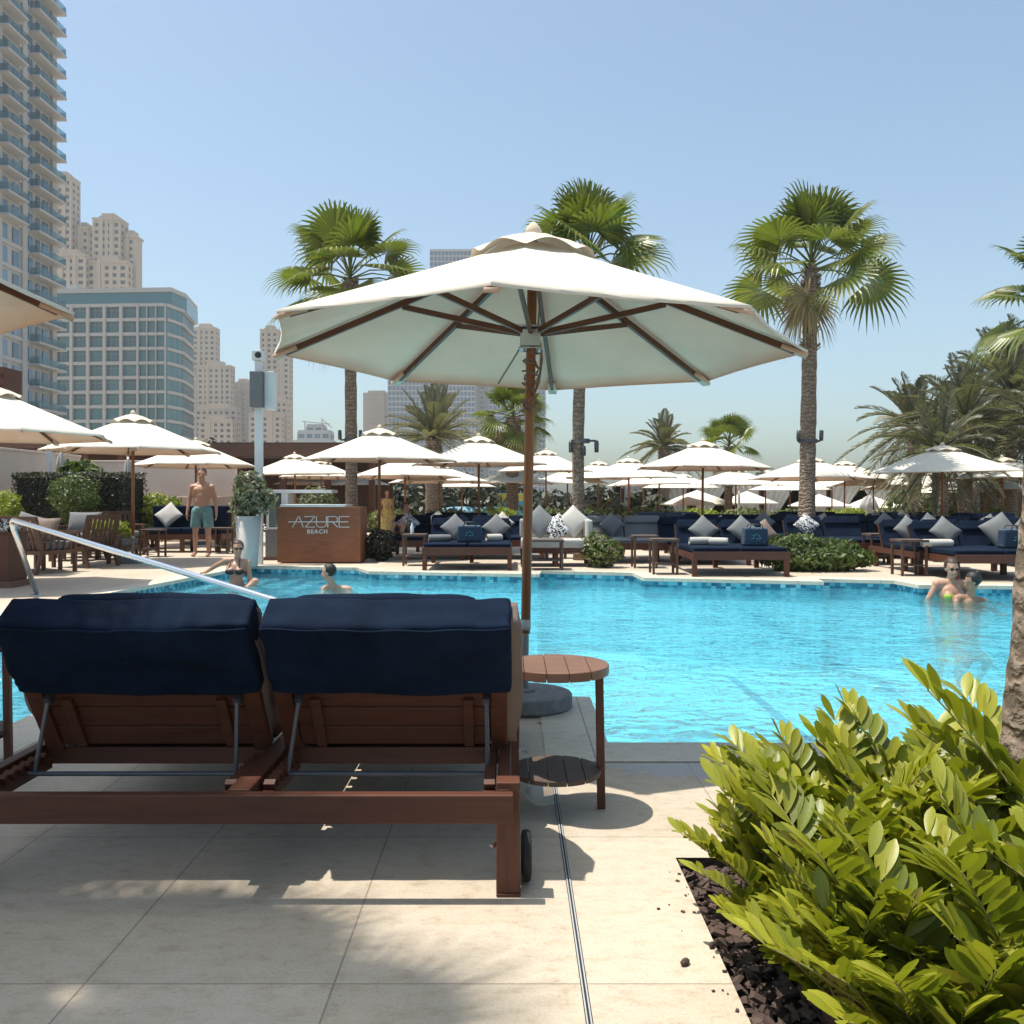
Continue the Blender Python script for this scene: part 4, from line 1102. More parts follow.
for px, py, Y, L, n_, sd_, lab in ((965,420,24,2.5,52,7,'broad date palm with drooping fronds behind the palm shaded parasol'),
        (1010,392,26,2.8,56,8,'tallest date palm of the clump at the right edge'),(915,428,27,2.3,46,9,'leftmost date palm of the right-hand clump, fronds over the sky'),
        (940,452,22,2.0,44,15,'low date palm with grey fronds hanging left above the palm shaded parasol'),(1030,370,28,2.6,50,16,'rearmost date palm whose crown tops the clump at the right edge'),
        (1045,430,23,2.6,50,10,'date palm at the far right edge of the clump'),(990,455,29,2.5,44,12,'lowest date palm half hidden inside the right-hand clump')):
    date_palm(lab, px, py, Y, L, n_, sd_, 'date_dark', .2, 0, -42)
# near palm trunk at the right edge
r = thing('palm_trunk', 'rough palm trunk leaning at the right edge behind the leafy bushes', 'palm tree', (1.60,2.80,-.05))
trunk_mesh((0,0,0), (.55,.05,6.4), .105,.085, 9, 0, 20, .05, 130).build('trunk', M['trunk'], r, True)
rnd = random.Random(6); b = MB()
for i in range(26):
    t_ = (i+.5)/26; fan_leaf(b, Vector((.55,.05,6.4)), i*2.4, R(85-120*t_), .7, .7, rnd, 0, .25)
b.build('crown', M['palm_leaf'], r)

# clipped hedges and bushes made of many leaves
def leaf_cloud(b, rnd, n, inside, size, flat=.0, elong=1.6):
    for i in range(n):
        p, nr = inside(rnd); s = size*rnd.uniform(.6,1.3)
        q = Vector((rnd.gauss(0,1), rnd.gauss(0,1), rnd.gauss(0,1))).normalized()
        nn = (Vector(nr)*1.1+q).normalized(); a = nn.orthogonal().normalized(); a = Quaternion(nn, rnd.uniform(0,6.28)) @ a; c = nn.cross(a)
        p = Vector(p)
        b.add([p-a*s*elong*.5, p+c*s*.35, p+a*s*elong*.5, p-c*s*.35], [(0,1,2,3)])
def blob_sampler(blobs):
    ws = [bx[1][0]*bx[1][1]+bx[1][0]*bx[1][2] for bx in blobs]
    def f(rnd):
        c, r_ = rnd.choices(blobs, ws)[0]
        v = Vector((rnd.gauss(0,1), rnd.gauss(0,1), rnd.gauss(0,1))).normalized()
        k = 1-.45*rnd.random()**2
        lump = 1+.16*noise.noise(Vector((v.x*2.3+c[0], v.y*2.3, v.z*2.3+c[2])))*1.6
        return (c[0]+v.x*r_[0]*k*lump, c[1]+v.y*r_[1]*k*lump, c[2]+v.z*r_[2]*k*lump), v
    return f
def box_sampler(x0,y0,z0,x1,y1,z1):
    def f(rnd):
        p = [rnd.uniform(x0,x1), rnd.uniform(y0,y1), rnd.uniform(z0,z1)]
        k = rnd.choice((0,0,1,1,2)); nr = [0,0,0]
        e = abs(rnd.gauss(0,.05))
        if k == 0: p[1] = y0+e; nr = (0,-1,0)
        elif k == 1: p[2] = z1-e+.04*noise.noise(Vector((p[0]*2,p[1]*2,0))); nr = (0,0,1)
        else:
            if rnd.random() < .5: p[0] = x0+e; nr = (-1,0,0)
            else: p[0] = x1-e; nr = (1,0,0)
        return p, nr
    return f
def bush(name, lab, cat, c, r_, n, size, mat, seed, blobs=None, group=None, stems=True, core=.72):
    rnd = random.Random(seed); root = thing(name, lab, cat, c, 0, group)
    bl = blobs or [((0,0,r_[2]*.95), r_)]
    b = MB(); leaf_cloud(b, rnd, n, blob_sampler(bl), size); b.build('foliage', M[mat], root)
    b = MB()
    for k in range(7):
        a = k*2*PI/7; q = bl[k % len(bl)]; b.tube([(0+.03*math.cos(a),.03*math.sin(a),0),(q[0][0]*.5+q[1][0]*.3*math.cos(a), q[0][1]*.5+q[1][1]*.3*math.sin(a), q[0][2]*.6),(q[0][0]+q[1][0]*.6*math.cos(a), q[0][1]+q[1][1]*.6*math.sin(a), q[0][2]+q[1][2]*.4)], [.02,.014,.006], 5)
    b.build('stems', M['dark_wood'], root)
    return root
def hedge(lab, x0, x1, y, dep, z1, n, size, mat, seed, z0=0):
    rnd = random.Random(seed); root = thing('hedge', lab, 'hedge', ((x0+x1)/2, y+dep/2, z0)); w2 = (x1-x0)/2
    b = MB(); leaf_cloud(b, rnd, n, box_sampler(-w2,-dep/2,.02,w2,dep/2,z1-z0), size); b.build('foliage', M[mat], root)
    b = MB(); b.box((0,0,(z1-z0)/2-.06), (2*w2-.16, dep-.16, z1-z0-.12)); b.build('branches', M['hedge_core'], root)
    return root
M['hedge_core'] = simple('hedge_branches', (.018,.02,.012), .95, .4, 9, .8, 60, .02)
def X(px, Y): return (px-512)/F*Y
hedge('dark clipped hedge in front of the beige wall on the left', X(11,19.5), X(124,19.5), 19.5, 1.3, 1.19+24*19.5/900+.02, 9000, .045, 'hedge', 1)
bush('bush', 'rounded lighter green bush growing in front of the dark clipped hedge', 'bush', (X(74,19.0),19.0,.0), (.5,.45,.55), 3600, .045, 'bush', 2, [((0,0,1.22),(.50,.45,.46)),((.1,-.05,.95),(.36,.35,.40))])
bush('lime_bush', 'bright yellow-green bush right of the folded parasol by the wall', 'bush', (X(152,21),21,0), (.75,.5,.5), 2600, .085, 'lime', 3, [((0,0,.85),(.72,.5,.42)),((.3,-.1,.55),(.6,.4,.35))])
bush('lime_bush', 'bright yellow-green bush at the left edge before the dark hedge', 'bush', (X(4,18.6),18.6,0), (.5,.4,.5), 1800, .07, 'lime', 4, [((0,0,.90),(.32,.35,.42)),((.1,-.1,.5),(.3,.3,.4))])
bush('lime_bush', 'low lime green plant between the wooden chairs under the left parasol', 'bush', (X(108,17.3),17.3,0), (.5,.4,.4), 1300, .07, 'lime', 5, [((0,0,.50),(.42,.35,.24))])
bush('spiky_plant', 'spiky dark palm-like plant behind the clipped hedge top', 'plant', (X(82,21.8),21.8,1.1), (.5,.4,.4), 350, .22, 'bush', 6, [((0,0,.62),(.55,.4,.30))])
bush('dark_shrub', 'dark low shrub at the foot of the parasol pole right of the counter', 'bush', (X(381,16.8),16.8,0), (.3,.3,.3), 1900, .05, 'hedge', 7, [((0,0,.30),(.30,.3,.28)),((-.22,0,.26),(.2,.2,.22))])
bush('flowering_bush', 'small leafy bush by the pool edge right of the white sofa', 'bush', (X(604,15.2),15.2,0), (.4,.3,.3), 1300, .06, 'flowery', 8, [((0,0,.27),(.33,.28,.25)),((-.15,.1,.34),(.22,.2,.25))])
bush('leafy_bush', 'wide leafy green bush round the foot of the tall palm trunk', 'bush', (X(815,14.6),14.6,0), (1,.4,.3), 4200, .07, 'bush', 9, [((-.35,0,.27),(.55,.4,.30)),((.35,0,.24),(.55,.4,.26)),((.0,-.1,.20),(.9,.4,.22)),((-.1,.1,.38),(.35,.3,.2))])
# low hedge along the terrace edge (a row of separate shrubs)
hl = ['just right of the counter','behind the left navy backrests','behind the date palm gap','left of the big wooden pole','right of the big wooden pole','left of the middle fan palm trunk','right of the middle fan palm trunk',
      'before the first draped cabana','under the large right parasol','left of the tall palm trunk','right of the tall palm trunk','before the folded drape','under the palm shaded parasol','at the right edge']
for i, ht in enumerate(hl):
    px = 372+i*50; Y = 26.5+(i % 3)*.3
    bush('low_hedge_shrub', 'low flowering hedge shrub on the terrace edge '+ht, 'bush', (X(px+22,Y),Y,0), (.85,.4,.3), 1000, .085, 'lime' if i in (2,6,9,12) else 'flowery', 20+i, [((0,0,.50),(.88,.4,.34)),((.3,0,.62),(.4,.3,.24))], 'low hedge along the terrace edge')
# dark evergreen backdrop, one tree each
def backtree(lab, px, Y, w_, h_, mat, seed, n=2600, size=.28, z0=-1.42):
    rnd = random.Random(seed); root = thing('evergreen_tree', lab, 'tree', (X(px,Y),Y,z0), 0, 'evergreen trees behind the terrace')
    bl = [((rnd.uniform(-.4,.4)*w_, rnd.uniform(-.3,.3)*w_, h_*rnd.uniform(.30,.80)), (w_*rnd.uniform(.35,.6), w_*.45, h_*rnd.uniform(.16,.28))) for _ in range(7)]
    bl += [((0,0,h_*.3),(w_*.7,w_*.5,h_*.3))]
    b = MB(); leaf_cloud(b, rnd, n, blob_sampler(bl), size); b.build('crown', M[mat], root)
    b = MB(); b.tube([(0,0,0),(.1,0,h_*.4),(0,0,h_*.8)], [.16,.12,.04], 8)
    for k in range(5): a = k*1.3; b.tube([(0,0,h_*.3),(w_*.4*math.cos(a),w_*.3*math.sin(a),h_*.6)], [.07,.02], 6)
    b.build('trunk', M['dark_wood'], root)
def placew(px):
    return ('right behind the lettered counter' if px<370 else 'behind the parasol right of the counter' if px<420 else 'under the brownish date palm' if px<480 else 'behind the big wooden pole' if px<540
        else 'left of the middle palm trunk' if px<600 else 'right of the middle palm trunk' if px<640 else 'beyond the cabana roofs in the middle' if px<760 else 'beyond the cabanas behind the tall palm' if px<880 else 'behind the palm shaded parasol' if px<960 else 'at the right edge below the date palms')
for i, (px, Y, w_, top) in enumerate(((345,46,3.2,462),(395,44,3.2,474),(445,43,3.4,476),(500,44,3.2,472),(555,43,3.2,480),(602,41,2.4,482),(632,42,2.2,478),(690,54,3.6,480),(780,56,3.8,484),(845,52,3.6,478),(945,40,3.2,476),(990,38,3.2,470),(1030,38,3.2,468))):
    backtree(['dense dark evergreen tree ','dark leafy tree '][i % 2]+placew(px)+(', in shade' if i % 2 == 0 else ''), px, Y, w_, HC+(HY-top)*Y/900+1.42, 'hedge' if px < 900 else 'bush' if px<960 else 'hedge', 50+i)
for i, (px, Y, top, lab) in enumerate(((215,48,436,'dark round-topped tree behind the white parasol under the cream towers'),(228,50,440,'smaller dark tree just left of the flat dark roof'),(6,46,440,'dark tree at the left edge behind the wooden pavilion'),(105,44,430,'dark tree below the glass block, above the white parasol'),(268,60,440,'dark tree beside the speaker pole on the skyline'))):
    backtree(lab, px, Y, 1.4, HC+(HY-top)*Y/900+1.42, 'hedge', 80+i, 1500, .22)
# foreground cardboard palms
M['zamia'] = leafmat('glossy_leaflet', [(.20,.235,.018),(.32,.33,.026),(.11,.15,.013),(.40,.385,.038),(.26,.28,.022),(.15,.19,.016),(.30,.20,.05)], .30, .42)
t = M['zamia'].node_tree; b = t.nodes['Principled BSDF']      # fine ribs along the leaflets and blemishes
n9 = N(t, 'ShaderNodeTexNoise', Scale=55.0, Detail=6.0, Roughness=.7); t.links.new(coords(t), n9.inputs['Vector'])
old = b.inputs['Base Color'].links[0].from_socket
c9 = mixc(t, ramp(t, n9.outputs[0], [(.60, (0,0,0)), (.72, (.75,.75,.75))]), old, (.20,.13,.04))
t.links.new(c9, b.inputs['Base Color']); bump(t, b, n9.outputs[0], .25, .003)
M['zamia_stem'] = simple('leaf_stalk', (.22,.20,.06), .6, .3, 12)
def leaflet(b, p, d, nrm, L, W, fold, curl, rnd):
    s = d.cross(nrm).normalized(); n1 = 6
    prof = [0.12,.52,.80,.97,1.0,.78,.12]
    vs = []
    for i in range(n1+1):
        t_ = i/n1; c = p+d*L*t_-nrm*curl*L*t_*t_; w_ = W*.5*prof[i]
        vs += [c-s*w_+nrm*fold*w_, c-nrm*fold*w_*.15, c+s*w_+nrm*fold*w_]
    fs = []
    for i in range(n1):
        a = i*3; fs += [(a,a+1,a+4,a+3),(a+1,a+2,a+5,a+4)]
    b.add(vs, fs)
def frond_mesh(L, seed):
    """frond along +x rising in +z, in its own frame"""
    rnd = random.Random(seed); b = MB(); st_ = MB(); n_ = 10; pts = []
    for k in range(n_+1):
        s = k/n_; pts.append(Vector((L*s, 0, -.22*L*s*s)))
    st_.tube(pts, [.0055*(1-.6*k/n_) for k in range(n_+1)], 6)
    npr = int(9+L*9)
    for k in range(npr+1):
        s = .26+.73*k/npr; f_ = s*n_; i0 = min(n_-1, int(f_)); p = pts[i0].lerp(pts[i0+1], f_-i0); tg = (pts[i0+1]-pts[i0]).normalized()
        up_ = Vector((0,1,0)).cross(tg)*-1
        if up_.z < 0: up_ = -up_
        fw = .35+1.15*s*s
        for sg in (-1,1):
            if rnd.random() < .04: continue
            d = (tg*fw+Vector((0,sg,0))*1.0+up_*rnd.uniform(.35,.75)).normalized()
            nr = (up_-Vector((0,sg*.55,0))); nr = (nr-d*nr.dot(d)); nr = Quaternion(d, rnd.uniform(-.35,.35)) @ nr.normalized()
            LL = (.098+.048*math.sin(PI*min(1,.15+s*.8)))*rnd.uniform(.88,1.12)
            leaflet(b, p+d*.004, d, nr, LL, LL*rnd.uniform(.29,.36), rnd.uniform(.10,.35), rnd.uniform(-.05,.28), rnd)
    return b, st_
FR = []
for k in range(6):
    b, s_ = frond_mesh(.36+.045*k, 100+k)
    me = b.build('frond', M['zamia'], None, True); ms = s_.build('stalk', M['zamia_stem'], me, True); FR.append(me)
usedF = set()
def zamia(lab, x, y, n_, sc_, seed, lo=14, hi=80, z=-.04):
    n_ = int(n_*1.25); sc_ *= .95
    rnd = random.Random(seed); r = thing('cardboard_palm', lab, 'plant', (x,y,z), 0, 'leafy plants in the foreground bed')
    b = MB(); b.ell((0,0,.04),(.07,.07,.07),10,6); b.build('root_crown', M['dark_wood'], r, True)
    for i in range(n_):
        k = rnd.randrange(6)
        if k in usedF: o = FR[k].copy(); C.objects.link(o); c = FR[k].children[0].copy(); C.objects.link(c); c.parent = o
        else: o = FR[k]; usedF.add(k)
        o.parent = r; s = sc_*rnd.uniform(.85,1.15); o.scale = (s,s,s)
        t_ = (i+.5)/n_; el = R(hi-(hi-lo)*t_**.8+rnd.uniform(-8,8)); az = i*2.39996+rnd.uniform(-.4,.4)
        if math.cos(az) < -.2 and x < 1.15: el = max(el, R(44+rnd.uniform(0,22)))
        o.rotation_euler = (rnd.uniform(-.5,.5), -el, az); o.location = (.03*math.cos(az),.03*math.sin(az),.05)
for a in (('leafy bush at the left front corner of the planting bed, beside the bark strip', .96,2.48,26,.86,1), ('leafy bush at the far corner of the bed nearest the pool', 1.03,2.74,26,.86,2),
          ('tall leafy bush between the bed corner and the leaning palm trunk', 1.32,2.80,28,.98,3), ('large sunlit leafy bush in the middle of the bed', 1.22,2.38,30,.98,4),
          ('leafy bush at the right edge below the leaning trunk', 1.60,2.42,28,1.15,5), ('leafy bush at the very bottom right of the picture', 1.16,1.96,28,.90,6),
          ('leafy bush against the trunk foot', 1.74,2.72,22,1.25,7), ('leafy bush in the bottom right corner behind the front one', 1.50,1.95,26,.98,8), ('small low leafy plant at the bottom edge of the bed', .90,2.16,28,.80,9),
          ('small upright leafy plant beside the bark strip near the bed corner', .76,2.64,16,.62,11), ('small upright leafy plant half way along the bark strip', .76,2.36,16,.62,12), ('small upright leafy plant at the near end of the bark strip', .78,2.06,16,.62,13),
          ('low leafy plant just outside the bottom edge of the picture', .90,1.84,26,.78,10)):
    zamia(*a)
# ------------------------------------------------------------------ far side furniture
def pillow_obj(lab, loc, rot, size=(.45,.45,.16), mat='grey_fab', group='scatter cushions on the loungers', name='cushion', cat='cushion', seed=0):
    def fn(a, b_, c_):
        x, y, z = a*2-1, b_*2-1, c_*2-1
        ed = max(0, (1-x*x)*(1-y*y))
        k = 1-.10*(1-abs(x*y))*(abs(x)+abs(y))*.5
        return Vector((x*k*size[0]/2, y*k*size[1]/2, z*(.04+.96*ed**.45)*size[2]/2+.006*noise.noise(Vector((x*2+seed,y*2,z)))))
    o = grid_block(0,1,0,1,0,1,10,10,2,fn).build(name, M[mat], None, True)
    o.location = loc; o.rotation_euler = rot; return tag(o, lab, cat, group)
def make_lounger(lab, loc, rz=0, W=1.45, back=.43, mat='navy'):
    """double lounger, foot end at local y=0 facing -y, head at +y"""
    r = thing('double_sun_lounger', lab, 'sun lounger', loc, rz, 'wooden loungers with navy cushions across the pool')
    b = MB(); b.box2((-W/2,0,.25),(W/2,.05,.37)); b.box2((-W/2,.052,.25),(-W/2+.05,1.95,.34)); b.box2((W/2-.05,.052,.25),(W/2,1.95,.34)); b.box2((-.03,.052,.25),(.03,1.95,.34)); b.box2((-W/2,1.952,.25),(W/2,2.0,.34)); b.build('frame', M['teak'], r)
    for x in (-W/2+.037, 0, W/2-.037):
        for y in (.085,1.75):
            if x == 0 and y < 1: continue
            b = MB(); b.box2((x-.036,y-.034,0),(x+.036,y+.034,.248)); b.build('leg', M['teak_z'], r)
    for sx in (-1,1):
        x0, x1 = (.012, W/2-.02) if sx > 0 else (-W/2+.02, -.012)
        b = MB(); b.box2((x0,.10,.345),(x1,1.42,.43)); b.build('mattress', M[mat], r, bevel=.02)
        th = R(64); dy, dz = math.cos(th), math.sin(th)
        c = Vector(((x0+x1)/2, 1.40+dy*back/2, .37+dz*back/2))
        b = MB(); b.box(c, (x1-x0-.0,.10,back), Matrix.Rotation(-(PI/2-th),3,'X')); 
        b.box(c+Vector((0,-.065*dz+dy*.16,.065*dy+dz*.16)), (x1-x0-.05,.07,.16), Matrix.Rotation(-(PI/2-th),3,'X'))
        b.build('backrest_cushion', M[mat], r, bevel=.025)
        b = MB(); b.box(c+Vector((0,.065*dz,-.065*dy)), (x1-x0+.01,.02,back), Matrix.Rotation(-(PI/2-th),3,'X')); b.build('backrest', M['teak'], r)
    return r
def bg_cushion(r, x, y, lab, mat='grey_fab', tw=45, size=(.37,.37,.15), up=64, z=None):
    o = pillow_obj(lab, (0,0,0), (0,0,0), size, mat, seed=x*3)
    th = R(up)
    h = size[0]*.707 if tw == 45 else size[1]/2
    zz_ = (.44+h*.93*math.sin(th)) if z is None else z
    p = Vector((x, y, zz_))
    Mx = Matrix.Translation(Vector(r.location)) @ Matrix.Rotation(r.rotation_euler.z,4,'Z') @ Matrix.Translation(p) @ Matrix.Rotation(PI/2+(th-PI/2)*-1*-1+0,4,'X') @ Matrix.Rotation(R(tw),4,'Z')
    o.matrix_world = Mx; return o
def towel_roll(r, x, y, lab, mat='towel', n=1, z=.43, L=.38, rad=.062, rz=0):
    b = MB(); pts = []
    nn = 60
    vs = []
    for j in range(2):
        for i in range(nn+1):
            a = i/nn*2*PI*3.2; q = rad*(.25+.75*i/nn)
            vs.append((-L/2+j*L, q*math.cos(a), q*math.sin(a)))
    b.add(vs, [(i, i+1, nn+2+i, nn+1+i) for i in range(nn)])
    b.lathe([(rad*.86,-L/2+.01),(rad*.97,-L/2+.03),(rad,0),(rad*.97,L/2-.03),(rad*.86,L/2-.01)], 18)
    k = 2*(nn+1)
    for i in range(k, len(b.v)): v = b.v[i]; b.v[i] = (v[2], v[0], v[1])
    o = b.build('rolled_towel', M[mat], None, True)
    o.matrix_world = Matrix.Translation(Vector(r.location)) @ Matrix.Rotation(r.rotation_euler.z,4,'Z') @ Matrix.Translation((x,y,z+rad)) @ Matrix.Rotation(rz,4,'Z')
    return tag(o, lab, 'towel', 'rolled towels on the loungers')
def small_table(lab, x, y, mat='dark_top', rz=0, s=.42, h=.55):
    r = thing('side_table', lab, 'side table', (x,y,0), rz, 'dark wooden side tables by the loungers')
    b = MB(); b.box((0,0,h-.02),(s,s,.035)); b.build('table_top', M[mat], r)
    b = MB(); b.box((0,0,.16),(s-.08,s-.08,.02)); b.build('shelf', M[mat], r)
    for sx in (-1,1):
        for sy in (-1,1):
            b = MB(); b.box((sx*(s/2-.03),sy*(s/2-.03),(h-.04)/2),(.035,.035,h-.04)); b.build('leg', M['dark_wood'], r)
    return r
def bag(lab, r, x, y, s=.42, z=.435, rz=0):
    t_ = thing('beach_bag', lab, 'bag', (0,0,0), 0, 'blue dotted beach bags')
    b = MB(); b.box((0,0,.14),(s*.85,.20,.28),None,0,.92); b.build('bag_body', M['dotted'], t_, bevel=.03)
    b = MB()
    for k, (dx, dz) in enumerate(((-.05,.22),(.0,.235),(.05,.215),(-.06,.18),(.02,.17),(.07,.18))):
        b.box((dx*.8,-.1005,dz-.06),(.026,.008,.007),Matrix.Rotation(.5*(-1)**k,3,'Y'))
    b.build('print', M['print_cyan'], t_)
    for sy in (-1,1):
        b = MB(); b.tube([(-.1,sy*.09,.27),(-.08,sy*.10,.33),(.08,sy*.10,.33),(.1,sy*.09,.27)],.008,6); b.build('handle', M['black'], t_, True)
    t_.location = Vector(r.location)+Matrix.Rotation(r.rotation_euler.z,3,'Z') @ Vector((x,y,z)); t_.rotation_euler = (0,0,rz); return t_
M['print_cyan'] = simple('cyan_print', (.10,.55,.70), .6)

A = make_lounger('double wooden lounger left of the big wooden pole, foot rail right at the pool edge', (X(467,14.55),14.50,.004))
bg_cushion(A, -.28, 1.33, 'grey diamond-turned cushion on the left half of the lounger left of the big pole')
bg_cushion(A, .45, 1.33, 'grey diamond-turned cushion on the right half of the lounger left of the big pole')
towel_roll(A, -.50, .75, 'grey rolled towel on the left half of the lounger left of the big pole', 'grey_fab', rz=.2)
towel_roll(A, .42, .95, 'white rolled towel on the right half of the lounger left of the big pole', 'towel', L=.3, rz=.6)
bag('blue dotted beach bag standing on the lounger left of the big wooden pole', A, .02, .55, .50)
B2 = make_lounger('double lounger with navy cushions behind a dark side table, left of the pool-edge lounger', (X(425,17.2),16.9,0), 0, 1.5, .46)
bg_cushion(B2, -.45, 1.33, 'black and white leaf patterned cushion on the navy lounger left of the bottle table', 'pattern')
bg_cushion(B2, .33, 1.30, 'tall pale grey cushion leaning on the navy lounger behind the side table', 'grey_fab', 20)
small_table('dark side table with a water bottle, in front of the navy loungers left of centre', X(415,15.7), 15.7)
Cc = make_lounger('double wooden lounger right of centre with its near foot post at the pool edge', (X(741,13.42),13.36,.004))
bg_cushion(Cc, -.28, 1.35, 'grey diamond-turned cushion behind the white towels right of centre')
bg_cushion(Cc, .35, 1.35, 'grey diamond-turned cushion beside the dotted bag right of centre')
bg_cushion(Cc, .80, 1.75, 'brown-grey cushion high on the navy backrest left of the tall palm trunk', 'taupe', 30)
towel_roll(Cc, -.42, .9, 'white rolled towel, left of the pair right of centre', 'white_fab', rz=.15); towel_roll(Cc, -.18, .72, 'white rolled towel, right of the pair right of centre', 'white_fab', rz=-.5, L=.3)
bag('blue dotted beach bag standing on the lounger in front of the tall palm', Cc, .33, .52, .46)
C2 = make_lounger('double navy lounger set slightly back, left of the right-of-centre lounger', (X(706,14.6),14.35,.0), 0, 1.4)
C2.location.x = X(682,14.35)+.75-.0; C2.location.y = 15.6
small_table('small dark side table at the pool edge left of the white towels', X(664,13.9), 13.95)
small_table('dark side table just behind the one at the pool edge, by the grey cushions', X(645,15.1), 15.2)
D = make_lounger('double wooden lounger at the right edge behind the two bathers', (X(1012,12.6),12.65,.004), 0, 1.5)
D2 = make_lounger('double navy lounger directly behind the bathers with a grey towel roll', (X(958,13.9),13.7,.0), 0, 1.35)
bg_cushion(D, -.28, 1.3, 'large grey diamond-turned cushion left of the dotted bag near the right edge')
bg_cushion(D2, -.32, 1.2, 'grey cushion with a white stripe below it, behind the bathers')
bg_cushion(D, .58, 1.3, 'big dark grey cushion partly cut by the leaning palm trunk at the right edge', 'grey_fab', 30, (.5,.5,.2))
towel_roll(D, -.60, .9, 'grey rolled towel above the head of the sunglassed bather', 'towel', L=.46)
bag('blue dotted beach bag on the lounger at the right edge', D, .40, .6, .52)
small_table('red-brown side table at the pool edge left of the two bathers', X(912,13.6), 13.7, 'dark_top')
E = make_lounger('double navy lounger just right of the leafy bush round the palm', (X(845,16.3),16.0,0), 0, 1.5)
bg_cushion(E, -.40, 1.2, 'crumpled patterned towel cushion on the lounger right of the palm bush', 'pattern')
F_ = make_lounger('double navy lounger between the palm bush lounger and the red-brown side table', (X(893,17.4),17.2,0), 0, 1.4)
bg_cushion(F_, .30, 1.25, 'light grey diamond cushion on the lounger left of the red-brown side table')
bg_cushion(F_, .62, 1.5, 'navy diamond cushion standing on end left of the red-brown side table', 'navy')
small_table('low dark side table behind the red-brown one', X(878,15.9), 15.9)
# pale sofa
S = thing('daybed_sofa', 'pale cushioned wooden daybed right of the big wooden pole', 'sofa', (X(556,15.5),15.3,0))
b = MB(); b.box2((-.62,0,.24),(.62,.9,.31)); b.build('frame', M['teak'], S)
for sx in (-.57,.0,.57):
    for y in (.05,.85):
        b = MB(); b.box2((sx-.035,y-.03,0),(sx+.035,y+.03,.24)); b.build('leg', M['teak_z'], S)
b = MB(); b.box2((-.60,.0,.312),(.60,.86,.47)); b.build('seat_cushion', M['white_fab'], S, bevel=.03)
b = MB(); b.box2((.52,.05,.47),(.62,.9,.80)); b.build('armrest', M['white_fab'], S, bevel=.03)
b = MB(); b.box2((-.62,.80,.47),(.50,.93,.80)); b.build('backrest', M['white_fab'], S, bevel=.03)
bg_cushion(S, .33, .62, 'large white cushion point up on the pale daybed', 'white_fab', 45, (.46,.46,.2), z=.76)
bg_cushion(S, .02, .55, 'black and white leaf patterned cushion on the pale daybed', 'pattern', 30, (.42,.42,.14), z=.66)
bg_cushion(S, -.27, .6, 'pale grey cushion point up on the daybed right of the big pole', 'grey_fab', 45, (.48,.48,.18), z=.75)
small_table('slim dark side table in front of the pale daybed', X(545,14.75), 14.80, 'dark_top', 0, .6, .50)
# further rows
rowlab = [('behind the pool-edge lounger left of the big pole',505,18.6),('far back beside the big wooden pole',570,20.3),('grey-cushioned, right of the middle palm trunk',625,17.6),
 ('second row right of centre',700,18.9),('third row behind the large right parasol',665,21.5),('second row left of the tall palm trunk',770,19.4),('third row behind the tall palm trunk',808,22.0),
 ('second row right of the tall palm trunk',862,20.2),('third row before the folded drape',905,22.5),('second row under the palm shaded parasol',935,18.0),('third row near the right edge',985,20.5),('second row at the right edge',1020,16.3),('third row left of centre',455,21.0)]
rg = random.Random(4)
for i, (lab, px, Y) in enumerate(rowlab):
    o = make_lounger('double navy lounger '+lab, (X(px,Y),Y-1.6,0), R(rg.uniform(-3,3)), 1.5, rg.uniform(.42,.48), 'grey_fab' if 'grey' in lab else 'navy')
    bg_cushion(o, rg.uniform(-.45,.45), 1.32, ('grey' if i % 3 else 'white')+' cushion on the double navy lounger '+lab, 'grey_fab' if i % 3 else 'white_fab', rg.choice((45,25,45)))
    if i % 2 == 0: small_table('dark side table by the lounger '+lab, X(px,Y)+1.0, Y-1.1)
# left side: navy sofa behind the man
S = thing('outdoor_sofa', 'navy cushioned wooden sofa behind the standing man', 'sofa', (X(183,19.3),19.2,0))
b = MB(); b.box2((-.85,0,.28),(.85,.75,.40)); b.box2((-.85,.70,.40),(.85,.76,.95)); b.build('frame', M['teak'], S)
for sx in (-.78,.0,.78):
    for y in (.05,.68):
        b = MB(); b.box2((sx-.04,y-.04,0),(sx+.04,y+.04,.28)); b.build('leg', M['teak_z'], S)
for x0, x1 in ((-.83,-.01),(.01,.83)):
    b = MB(); b.box2((x0,.0,.402),(x1,.68,.53)); b.build('seat_cushion', M['navy'], S, bevel=.03)
    b = MB(); b.box2((x0,.54,.53),(x1,.69,1.0)); b.build('back_cushion', M['navy'], S, bevel=.03)
bg_cushion(S, -.42, .40, 'white cushion leaning on the navy sofa left of the standing man', 'white_fab', 45, (.45,.45,.15), z=.80)
small_table('dark side table in front of the navy sofa, left of the man', X(151,17.9), 18.0)
small_table('dark side table at the right end of the navy sofa', X(220,18.9), 19.0)
